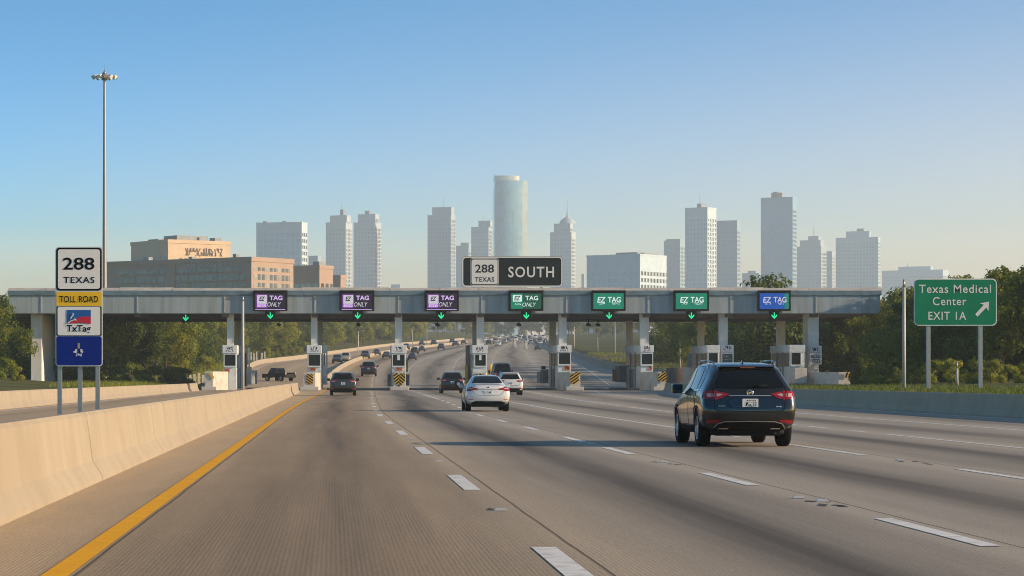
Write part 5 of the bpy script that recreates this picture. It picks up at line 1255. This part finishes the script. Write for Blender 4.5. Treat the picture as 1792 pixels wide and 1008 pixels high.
for (p, Y, k, s) in ((1510, 316, 'wide', .98), (1540, 312, 'oval', .90), (1562, 300, 'wide', .92), (1588, 250, 'oval', .72), (1603, 248, 'wide', .95), (1628, 235, 'oval', .76), (1652, 228, 'wide', .88), (1678, 225, 'broad', .82), (1702, 232, 'oval', .80), (1728, 220, 'wide', .88), (1752, 215, 'oval', .80), (1776, 222, 'wide', .95), (1800, 205, 'broad', .78), (1825, 215, 'oval', .85), (1540, 285, 'tall', .85), (1590, 280, 'broad', .95), (1640, 262, 'tall', .80), (1690, 258, 'broad', .92), (1770, 250, 'tall', .85), (1815, 245, 'broad', .95), (1850, 220, 'wide', 1.0), (1745, 262, 'oval', .9), (1490, 300, 'oval', .85)): plant(k, px(p, Y), Y, s, 'in the thicket')
tree('spindly', px(1748, 208), 208, .80, 'tall thin tree poking above the right end of the exit sign', None)
tree('wide', px(1358, 318), 318, 1.44, 'single treetop showing over the canopy roof near its right end', None)
for (p, Y) in ((1500, 232), (1523, 225), (1545, 222), (1570, 214), (1600, 210), (1640, 200), (1668, 195), (1705, 190), (1735, 188), (1765, 185), (1790, 180), (1515, 245), (1620, 212)): plant(rnT.choice(['bush', 'bush_dark']), px(p, Y), Y, rnT.uniform(.35, .65), 'at the foot of the thicket')
# long grass
def grass(name, n, fx, y0, y1, h, mat, seed):
    rn = random.Random(seed); V, Fc = [], []
    for _ in range(n):
        Y = y0 + (y1 - y0) * rn.random() ** 1.2; X = fx(Y, rn.random()); z = gz(X, Y); a = rn.uniform(0, 6.28); l = h * rn.uniform(.4, 1.3); c, s = math.cos(a) * .035, math.sin(a) * .035; dx, dy = rn.gauss(0, .35) * l, rn.gauss(0, .35) * l; b0 = len(V)
        V += [(X - c, Y - s, z - .05), (X + c, Y + s, z - .05), (X + dx, Y + dy, z + l)]; Fc.append((b0, b0+1, b0+2))
    me = bpy.data.meshes.new(name); me.from_pydata(V, [], Fc); me.materials.append(mat); tag(link(name, me), kind='stuff')
grass('grass', 12000, lambda Y, r: interp(RIGHT, Y) + 1.0 + 16 * r, 78, 225, .17, LEAF3, 1)
grass('grass', 16000, lambda Y, r: interp(LEFT, Y) - 1.0 - 9 * r, 225, 480, .5, LEAF2, 2)
grass('grass', 5000, lambda Y, r: interp(RIGHT, Y) + 1.0 + 18 * r, 345, 620, .5, LEAF2, 3)
# slim lamp posts behind the plaza
LP = [(1046, 590, 610, 620), (1076, 560, 620, 600), (1102, 566, 616, 560), (923, 578, 602, 950), (1005, 572, 612, 720), (747, 574, 602, 900), (545, 566, 640, 520), (627, 580, 622, 640), (722, 578, 606, 860)]
for i, (p, yt, yb, D) in enumerate(LP):
    X = px(p, D); z0 = gz(X, D); h = pz(yt, D) - z0; d = ('on the grass slope' if p > 960 else 'along the highway'); q = sec(X, D)[1]
    t = thing('street_lamp', f'slim distant lamp post {d} seen {q}', 'street light', (X, D, z0), 0, 'slim lamp posts ' + q)
    mb = MB(); mb.tube((0, 0, -.2), (0, 0, h), .14, .09, 8); mb.build('post', POLE, t)
    mb = MB(); mb.tube((0, 0, h - .1), (1.1, 0, h + .2), .07, .06, 6); mb.box(.8, 1.7, -.18, .18, h + .12, h + .3, .03); mb.build('lamp_head', STEEL, t)
# white fence pickets by the trees at left, dark rail fence on the right slope
t = thing('picket_fence', 'pale slatted fence in the grass left of the first booth', 'fence', (px(352, 322), 322, gz(px(352, 322), 322)), R(12), None)
for k in range(14):
    mb = MB(); mb.box(-3.2 + k * .55, -3.2 + k * .55 + .32, -.03, .03, 0, 1.5 + .12 * ((k * 7) % 3), .01); mb.build('picket', WHITEC, t)
mb = MB(); mb.box(-3.4, 4.6, .035, .09, .5, .62); mb.box(-3.4, 4.6, .035, .09, 1.1, 1.2); mb.build('rail', WHITEC, t)
t = thing('picket_fence', 'pale slatted fence in the grass right of the first booth', 'fence', (px(446, 520), 520, gz(px(446, 520), 520)), R(8), None)
for k in range(8):
    mb = MB(); mb.box(-2 + k * .55, -2 + k * .55 + .3, -.03, .03, 0, 1.6 + .12 * ((k * 5) % 3), .01); mb.build('picket', WHITEC if k != 5 else P_NAVY, t)
mb = MB(); mb.box(-2.2, 2.6, .035, .09, .5, .62); mb.build('rail', WHITEC, t)
t = thing('rail_fence', 'dark low rail fence on the grass slope between the fifth and sixth booths', 'fence', (px(1040, 520), 520, gz(px(1040, 520), 520)), R(-4), None)
for k in range(8): mb = MB(); mb.tube((k * 2.2, 0, -.1), (k * 2.2, 0, 1.3), .06, .06, 6); mb.build('post', BOOTHD, t)
mb = MB(); mb.box(-.1, 15.6, -.03, .03, 1.0, 1.2); mb.box(-.1, 15.6, -.03, .03, .45, .7); mb.build('rail', BOOTHD, t)

# ================================================================ city
def city_mat(name, wall, glass, pitch, duty, floor, fduty, rough=.6, gl=.12):
    """facade finish: piers and panes alternate along the wall inside one window band"""
    if name in MATS: return MATS[name]
    m = bpy.data.materials.new(name); m.use_nodes = True; nt = m.node_tree; L = nt.links; b = nt.nodes['Principled BSDF']
    tc = nt.nodes.new('ShaderNodeTexCoord'); s = nt.nodes.new('ShaderNodeSeparateXYZ'); L.new(tc.outputs['Object'], s.inputs[0])
    def mth(op, a, c=None):
        n = nt.nodes.new('ShaderNodeMath'); n.operation = op
        for i, q in enumerate((a, c)):
            if q is None: continue
            if isinstance(q, (int, float)): n.inputs[i].default_value = q
            else: L.new(q, n.inputs[i])
        return n.outputs[0]
    g = nt.nodes.new('ShaderNodeNewGeometry')
    t = mth('FRACT', mth('DIVIDE', mth('SUBTRACT', s.outputs[0], s.outputs[1]), pitch)); k = mth('GREATER_THAN', t, duty)
    wn = nt.nodes.new('ShaderNodeTexWhiteNoise'); wn.noise_dimensions = '2D'; cv = nt.nodes.new('ShaderNodeCombineXYZ')
    L.new(mth('FLOOR', mth('DIVIDE', mth('SUBTRACT', s.outputs[0], s.outputs[1]), pitch)), cv.inputs[0]); L.new(mth('FLOOR', mth('DIVIDE', s.outputs[2], floor)), cv.inputs[1]); L.new(cv.outputs[0], wn.inputs[0])
    mr = nt.nodes.new('ShaderNodeMapRange'); mr.inputs[3].default_value = .86 if gl < .1 or name.startswith('front') else .6; mr.inputs[4].default_value = 1.14 if gl < .1 or name.startswith('front') else 1.7; L.new(wn.outputs[0], mr.inputs[0])
    mg = nt.nodes.new('ShaderNodeMix'); mg.data_type = 'RGBA'; mg.blend_type = 'MULTIPLY'; mg.inputs[0].default_value = 1; mg.inputs[6].default_value = (*glass, 1); L.new(mr.outputs[0], mg.inputs[7])
    mx = nt.nodes.new('ShaderNodeMix'); mx.data_type = 'RGBA'; L.new(k, mx.inputs[0]); L.new(mg.outputs[2], mx.inputs[6]); mx.inputs[7].default_value = (*wall, 1)
    L.new(mx.outputs[2], b.inputs['Base Color'])
    r = nt.nodes.new('ShaderNodeMapRange'); r.inputs[3].default_value = gl; r.inputs[4].default_value = rough; L.new(k, r.inputs[0]); L.new(r.outputs[0], b.inputs['Roughness'])
    MATS[name] = m; return m
WALLS = {'pale': (.44, .60, .74), 'grey': (.28, .42, .56), 'cream': (.45, .55, .64), 'brown': (.39, .285, .225), 'tan': (.60, .46, .33), 'blue': (.20, .40, .62), 'white': (.52, .67, .80), 'stone': (.36, .48, .60)}  # extra blue in the tower walls stands in for skylit shade
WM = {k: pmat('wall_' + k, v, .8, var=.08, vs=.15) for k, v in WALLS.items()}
ROOFM = pmat('roof_plant_metal', (.24, .27, .30), .6, var=.2, vs=.4)
def building(label, D, tiers, wall, th=24, z0=None, floor=4.0, pitch=3.2, duty=.62, glass=(.13, .24, .34), bands=True, spire=None, plants=(), name='office_tower', parapet=True, bandfrac=.6, topblank=1, balcony=False):
    """tiers: (left px, corner px, right px, top px).  The wall left of the corner faces the road, the wall right of it faces the sun."""
    if D > 1300: D *= 1.5; floor *= 1.5; pitch *= 1.5; plants = [(a, b_, c * 1.5) for a, b_, c in plants]; spire = spire and (spire[0], spire[1] * 1.5, spire[2] * 1.5)
    x0, xc, x1, yt = tiers[0]; s = D / FS; tq = (xc - BX) / FS
    th = R(th) + math.atan(tq); rel_ = th - math.atan(tq)
    zb0 = zg(1700) if D > 1300 else zg(D); zb0 = zb0 - 3 if z0 is None else z0
    t = thing(name, label, 'building', (px(xc, D), D, zb0), -th)
    cf, sf = math.cos(rel_), math.sin(rel_)
    prev = 0.0
    gf = tuple(lerp(g, w_, .45) for g, w_ in zip((glass[0] * 1.6, glass[1] * 1.6, glass[2] * 1.6), WALLS[wall]))  # sky reflection painted into the road-facing panes: paler, bluer, closer to the wall
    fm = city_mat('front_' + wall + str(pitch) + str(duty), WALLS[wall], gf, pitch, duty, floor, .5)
    fs_ = city_mat('side_' + wall + str(pitch) + str(duty), WALLS[wall], (.05, .06, .07), pitch, duty, floor, .5)  # sunlit-wall copy of the same panes, dark, without the painted sky
    for ti, (a, c, e, y) in enumerate(tiers):
        X0, X1 = (a - xc) * s / cf, (c - xc) * s / cf - (0 if ti == 0 else .4)
        Y0 = 0 if ti == 0 else min(6, max(.5, -X1 * .3)); Y1 = Y0 + max(4, (e - c) * s / sf)
        zt_ = pz(y, D) - zb0
        mb = MB(); mb.box(X0, X1, Y0, Y1, prev, zt_); mb.build('wall' if ti == 0 else 'upper_storey', WM[wall], t)
        if bands:
            n = int((zt_ - prev) / floor); lo = 0
            if ti == 0: lo = max(0, int((pz(508, D) - zb0) / floor))
            for k in range(lo, n - topblank):
                z = prev + (k + .25) * floor; h = floor * bandfrac
                mb = MB()
                mb.quad((X0 + .3, Y0 - .06, z), (X1 - .3, Y0 - .06, z), (X1 - .3, Y0 - .06, z + h), (X0 + .3, Y0 - .06, z + h))
                mb.quad((X1 + .06, Y0 + .3, z), (X1 + .06, Y1 - .3, z), (X1 + .06, Y1 - .3, z + h), (X1 + .06, Y0 + .3, z + h))
                for p, q, m1, m2 in ((X0 + .3, X1 - .3, Y0 - .06, Y0 - .001),): mb.quad((p, m1, z + h), (q, m1, z + h), (q, m2, z + h), (p, m2, z + h)); mb.quad((p, m1, z), (q, m1, z), (q, m2, z), (p, m2, z))
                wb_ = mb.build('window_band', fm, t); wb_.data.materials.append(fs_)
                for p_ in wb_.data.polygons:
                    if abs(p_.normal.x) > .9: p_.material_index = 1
                if balcony and k % 1 == 0:
                    mb = MB(); mb.box(X1 + .02, X1 + 1.5, lerp(Y0, Y1, .25), lerp(Y0, Y1, .75), z - .45, z - .15); mb.build('balcony', WM[wall], t)
        if parapet:
            mb = MB(); mb.box(X0 - .25, X1 + .25, Y0 - .25, Y1 + .25, zt_ - .9, zt_ + .5); mb.build('roof', WM[wall], t)
        prev = zt_ + (.0 if not parapet else .3)
        lastbox = (X0, X1, Y0, Y1, zt_)
    X0, X1, Y0, Y1, zt_ = lastbox
    for (f0, f1, hh) in plants:
        mb = MB(); mb.box(lerp(X0, X1, f0), lerp(X0, X1, f1), lerp(Y0, Y1, .2), lerp(Y0, Y1, .7), zt_ + .1, zt_ + hh, .1); mb.build('roof_plant', ROOFM, t)
    if spire:
        f, hh, r = spire; mb = MB(); mb.tube((lerp(X0, X1, f), lerp(Y0, Y1, .4), zt_), (lerp(X0, X1, f), lerp(Y0, Y1, .4), zt_ + hh), r, r * .3, 8); mb.build('spire', ROOFM, t)
    t['fr'] = 0; del t['fr']
    return t, (cf, s, xc, zb0)
# near blocks on the left
tb, (cf, s, xc, zb0) = building('brown brick office block with long window strips above the canopy left half', 800, [(150, 440, 515, 452)], 'brown', th=38, floor=4.4, bands=False, name='brick_building')
def facade_windows(t, D, xc, zb0, th, faces, mat_g, mat_f):
    pass
s = 800 / FS; relt = R(38); cf, sf = math.cos(relt), math.sin(relt)
GL2 = pmat('office_glass', (.10, .13, .15), .15, var=.3, vs=.3); GLS = pmat('office_glass_blind', (.30, .31, .30), .4, var=.3, vs=.3)
rn = random.Random(12)
zt_ = pz(452, 800) - zb0
for rowi, (ya, yb_) in enumerate(((467, 473.5), (479, 489), (494, 502))):
    za, zb2 = pz(yb_, 800) - zb0, pz(ya, 800) - zb0
    xs0 = 196
    while xs0 < 432:
        wd = rn.uniform(9, 15)
        if not 291 < xs0 + wd < 305 and xs0 + wd < 437:
            a, b_ = (xs0 - xc) * s / cf, (xs0 + wd - 1.2 - xc) * s / cf
            mb = MB(); mb.box(a, b_, -.10, -.003, za, zb2); w_ = mb.build('window', GL2 if rn.random() < .6 else GLS, tb)
            mb = MB(); mb.box(a - .1, b_ + .1, -.25, -.002, za - .22, za - .004); mb.build('sill', WM['brown'], w_)
        xs0 += wd
    for k in range(10):
        a = 1.2 + k * 2.05
        mb = MB(); mb.box(.003, .10, a, a + 1.35, za, zb2); w_ = mb.build('window', GL2 if k % 3 else GLS, tb)
for (f0, f1, hh) in ((-46, -43.5, 1.2), (-27, -25.5, .8), (-9, -7.6, 1.2)):
    mb = MB(); mb.box(f0, f1, 2, 4, zt_ + .45, zt_ + .5 + hh, .1); mb.build('roof_plant', ROOFM, tb)
mb = MB(); mb.box((290 - xc) * s / cf, (304 - xc) * s / cf, -.35, -.002, 0, zt_ - .95); mb.build('pier', WM['brown'], tb)
scribble(tb, (318 - xc) * s / cf, (415 - xc) * s / cf, pz(470, 800) - zb0 + .4, pz(459, 800) - zb0, -.13, pmat('letter_grey', (.42, .44, .45), .5), 14, 3, t=.16)
tb, (cf, s, xc, zb0) = building('tan blank-walled block with sign lettering behind the brown brick office', 1000, [(228, 294, 405, 421)], 'tan', th=58, bands=False, name='tan_building', plants=((.12, .4, 1.6), (.55, .9, 2.4)))
s = 1000 / FS; relt = R(58); cf, sf = math.cos(relt), math.sin(relt)
for k in range(6):
    a = (228 - xc) * s / cf + 2 + k * 4.4; mb = MB(); mb.box(a, a + 3.4, -.1, -.003, pz(455, 1000) - zb0, pz(448, 1000) - zb0); mb.build('window', GLS, tb)
sb = scribble(tb, 0, 17.5, 0, 2.9, 0, pmat('letter_brown', (.12, .08, .055), .7), 12, 8, name='sign_lettering', t=.17)
sb.rotation_euler = (0, 0, R(90)); sb.location = (.08, 30 * s / sf, pz(446, 1000) - zb0)
for k in range(9):
    mb = MB(); a = (20 + k * 9) * s / sf; mb.box(.003, .1, a, a + 1.6, pz(456, 1000) - zb0, pz(450.5, 1000) - zb0); mb.build('window', GL2, tb)
for k, (f0, f1) in enumerate(((60, 76), (88, 100))):
    mb = MB(); mb.box(-6, -2, f0 * s / sf, f1 * s / sf, pz(421, 1000) - zb0 + .5, pz(421, 1000) - zb0 + 1.9, .1); mb.build('roof_plant', ROOFM, tb)
tb, (cf, s, xc, zb0) = building('low brown building tucked right of the brick office', 1000, [(505, 559, 583, 466)], 'brown', th=36, floor=3.8, pitch=3, duty=.7, topblank=1, name='brown_building', plants=((.7, .9, 2.0),))
building('small brown corner building below the twin towers', 1150, [(572, 596, 606, 483)], 'brown', th=36, floor=3.6, pitch=3, name='brown_building')
# towers
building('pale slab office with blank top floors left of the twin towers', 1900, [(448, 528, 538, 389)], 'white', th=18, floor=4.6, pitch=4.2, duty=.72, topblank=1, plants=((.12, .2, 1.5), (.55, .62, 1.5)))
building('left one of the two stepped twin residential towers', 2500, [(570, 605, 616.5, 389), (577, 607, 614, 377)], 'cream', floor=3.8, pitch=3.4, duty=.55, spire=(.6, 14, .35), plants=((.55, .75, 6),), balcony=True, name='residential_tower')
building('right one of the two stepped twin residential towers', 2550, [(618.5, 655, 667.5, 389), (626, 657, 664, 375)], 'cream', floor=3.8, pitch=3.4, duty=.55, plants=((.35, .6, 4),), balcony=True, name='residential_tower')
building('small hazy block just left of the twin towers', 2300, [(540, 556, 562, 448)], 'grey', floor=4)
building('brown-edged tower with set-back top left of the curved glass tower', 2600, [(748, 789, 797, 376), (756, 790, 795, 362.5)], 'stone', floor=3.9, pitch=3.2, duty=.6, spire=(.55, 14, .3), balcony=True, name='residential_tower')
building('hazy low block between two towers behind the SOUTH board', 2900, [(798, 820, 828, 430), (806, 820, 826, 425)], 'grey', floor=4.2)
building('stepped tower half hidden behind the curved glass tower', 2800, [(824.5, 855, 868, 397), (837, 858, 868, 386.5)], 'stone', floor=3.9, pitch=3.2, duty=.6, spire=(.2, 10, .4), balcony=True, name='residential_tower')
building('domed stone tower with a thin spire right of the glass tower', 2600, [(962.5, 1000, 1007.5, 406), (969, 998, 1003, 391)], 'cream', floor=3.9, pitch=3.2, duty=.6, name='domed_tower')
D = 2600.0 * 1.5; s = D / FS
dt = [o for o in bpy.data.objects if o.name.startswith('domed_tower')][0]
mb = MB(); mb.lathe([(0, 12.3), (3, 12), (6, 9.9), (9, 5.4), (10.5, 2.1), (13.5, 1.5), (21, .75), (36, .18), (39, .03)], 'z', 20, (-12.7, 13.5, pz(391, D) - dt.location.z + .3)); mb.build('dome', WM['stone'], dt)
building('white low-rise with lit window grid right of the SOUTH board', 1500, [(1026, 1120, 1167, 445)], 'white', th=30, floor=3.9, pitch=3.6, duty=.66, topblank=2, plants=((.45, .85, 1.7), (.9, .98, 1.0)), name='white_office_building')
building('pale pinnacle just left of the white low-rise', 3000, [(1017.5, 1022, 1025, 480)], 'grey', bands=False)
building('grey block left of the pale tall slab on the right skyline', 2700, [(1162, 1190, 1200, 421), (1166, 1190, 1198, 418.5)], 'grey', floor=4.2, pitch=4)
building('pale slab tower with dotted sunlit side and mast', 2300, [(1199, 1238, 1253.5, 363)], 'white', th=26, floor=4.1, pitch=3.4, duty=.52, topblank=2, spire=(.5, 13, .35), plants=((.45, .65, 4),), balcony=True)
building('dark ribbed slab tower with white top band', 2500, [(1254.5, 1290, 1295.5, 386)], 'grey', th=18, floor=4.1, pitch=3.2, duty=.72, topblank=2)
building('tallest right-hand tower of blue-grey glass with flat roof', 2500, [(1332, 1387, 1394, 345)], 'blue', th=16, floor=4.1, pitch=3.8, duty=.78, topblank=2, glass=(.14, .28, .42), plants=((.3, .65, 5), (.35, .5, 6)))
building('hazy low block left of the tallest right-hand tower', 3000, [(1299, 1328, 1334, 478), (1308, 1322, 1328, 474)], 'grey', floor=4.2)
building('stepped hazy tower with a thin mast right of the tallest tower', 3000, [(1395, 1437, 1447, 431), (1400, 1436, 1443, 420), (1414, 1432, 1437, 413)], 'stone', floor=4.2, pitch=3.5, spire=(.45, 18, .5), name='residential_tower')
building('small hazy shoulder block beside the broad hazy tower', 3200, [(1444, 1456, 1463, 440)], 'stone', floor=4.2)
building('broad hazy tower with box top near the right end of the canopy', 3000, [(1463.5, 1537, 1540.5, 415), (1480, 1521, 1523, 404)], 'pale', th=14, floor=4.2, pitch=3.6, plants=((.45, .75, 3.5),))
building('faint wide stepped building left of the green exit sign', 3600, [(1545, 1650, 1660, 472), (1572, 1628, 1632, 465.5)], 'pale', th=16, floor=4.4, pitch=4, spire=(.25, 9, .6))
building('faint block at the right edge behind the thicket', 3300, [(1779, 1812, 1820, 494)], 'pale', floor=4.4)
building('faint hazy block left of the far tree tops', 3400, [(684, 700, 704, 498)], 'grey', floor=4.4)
# curved glass tower
D = 2500.0 * 1.5; s = D / FS; zb0 = zg(1700) - 3
t = thing('glass_tower', 'tallest tower, curved blue-green glass with notched crown, behind the SOUTH board', 'building', (px(895, D), D, zb0))
CG = city_mat('curtain_glass', (.24, .44, .60), (.17, .36, .54), 3.6, .86, 6.3, .5, rough=.12, gl=.06)
CGL = pmat('curtain_line', (.20, .30, .34), .3)
def arcfoot(a, b_, bow, depth, n=14):
    X0, X1 = (a - 895) * s, (b_ - 895) * s; P = []
    for i in range(n + 1):
        u = i / n; P.append((lerp(X0, X1, u), -bow * math.sin(math.pi * min(1, u * .5 + .5)) if False else -bow * (1 - (2 * u - .75) ** 2)))
    return P + [(X1, depth), (X0, depth)]
P = arcfoot(865, 924, 8, 39); zt1 = pz(329, D) - zb0
mb = MB(); mb.prism(P, 0, zt1)
for f in mb.bm.faces:
    if abs(f.normal.z) < .5 and len(f.verts) == 4: f.smooth = False
mb.build('wall', CG, t)
P2 = arcfoot(866, 923.5, 7, 36); mb = MB(); mb.prism(P2, zt1 + .05, pz(316, D) - zb0); mb.build('upper_storey', CG, t)
P3 = arcfoot(865.5, 909, 5, 30); mb = MB(); mb.prism(P3, pz(316, D) - zb0 + .05, pz(307.5, D) - zb0); mb.build('crown_screen', pmat('crown_glass', (.36, .44, .48), .25, .2), t)
mb = MB(); mb.box((865.5 - 895) * s, (866.7 - 895) * s, 1, 5, pz(308, D) - zb0, pz(304, D) - zb0); mb.build('crown_fin', ROOFM, t)
k = 0; zf_ = pz(505, D) - zb0
while zf_ < zt1 - 3:
    mb = MB(); Q = P[:15]
    for (xa, ya), (xb, yb2) in zip(Q, Q[1:]): mb.quad((xa, ya - .12, zf_), (xb, yb2 - .12, zf_), (xb, yb2 - .12, zf_ + .7), (xa, ya - .12, zf_ + .7))
    mb.build('floor_band', CGL, t); zf_ += 4.2 * 2.25
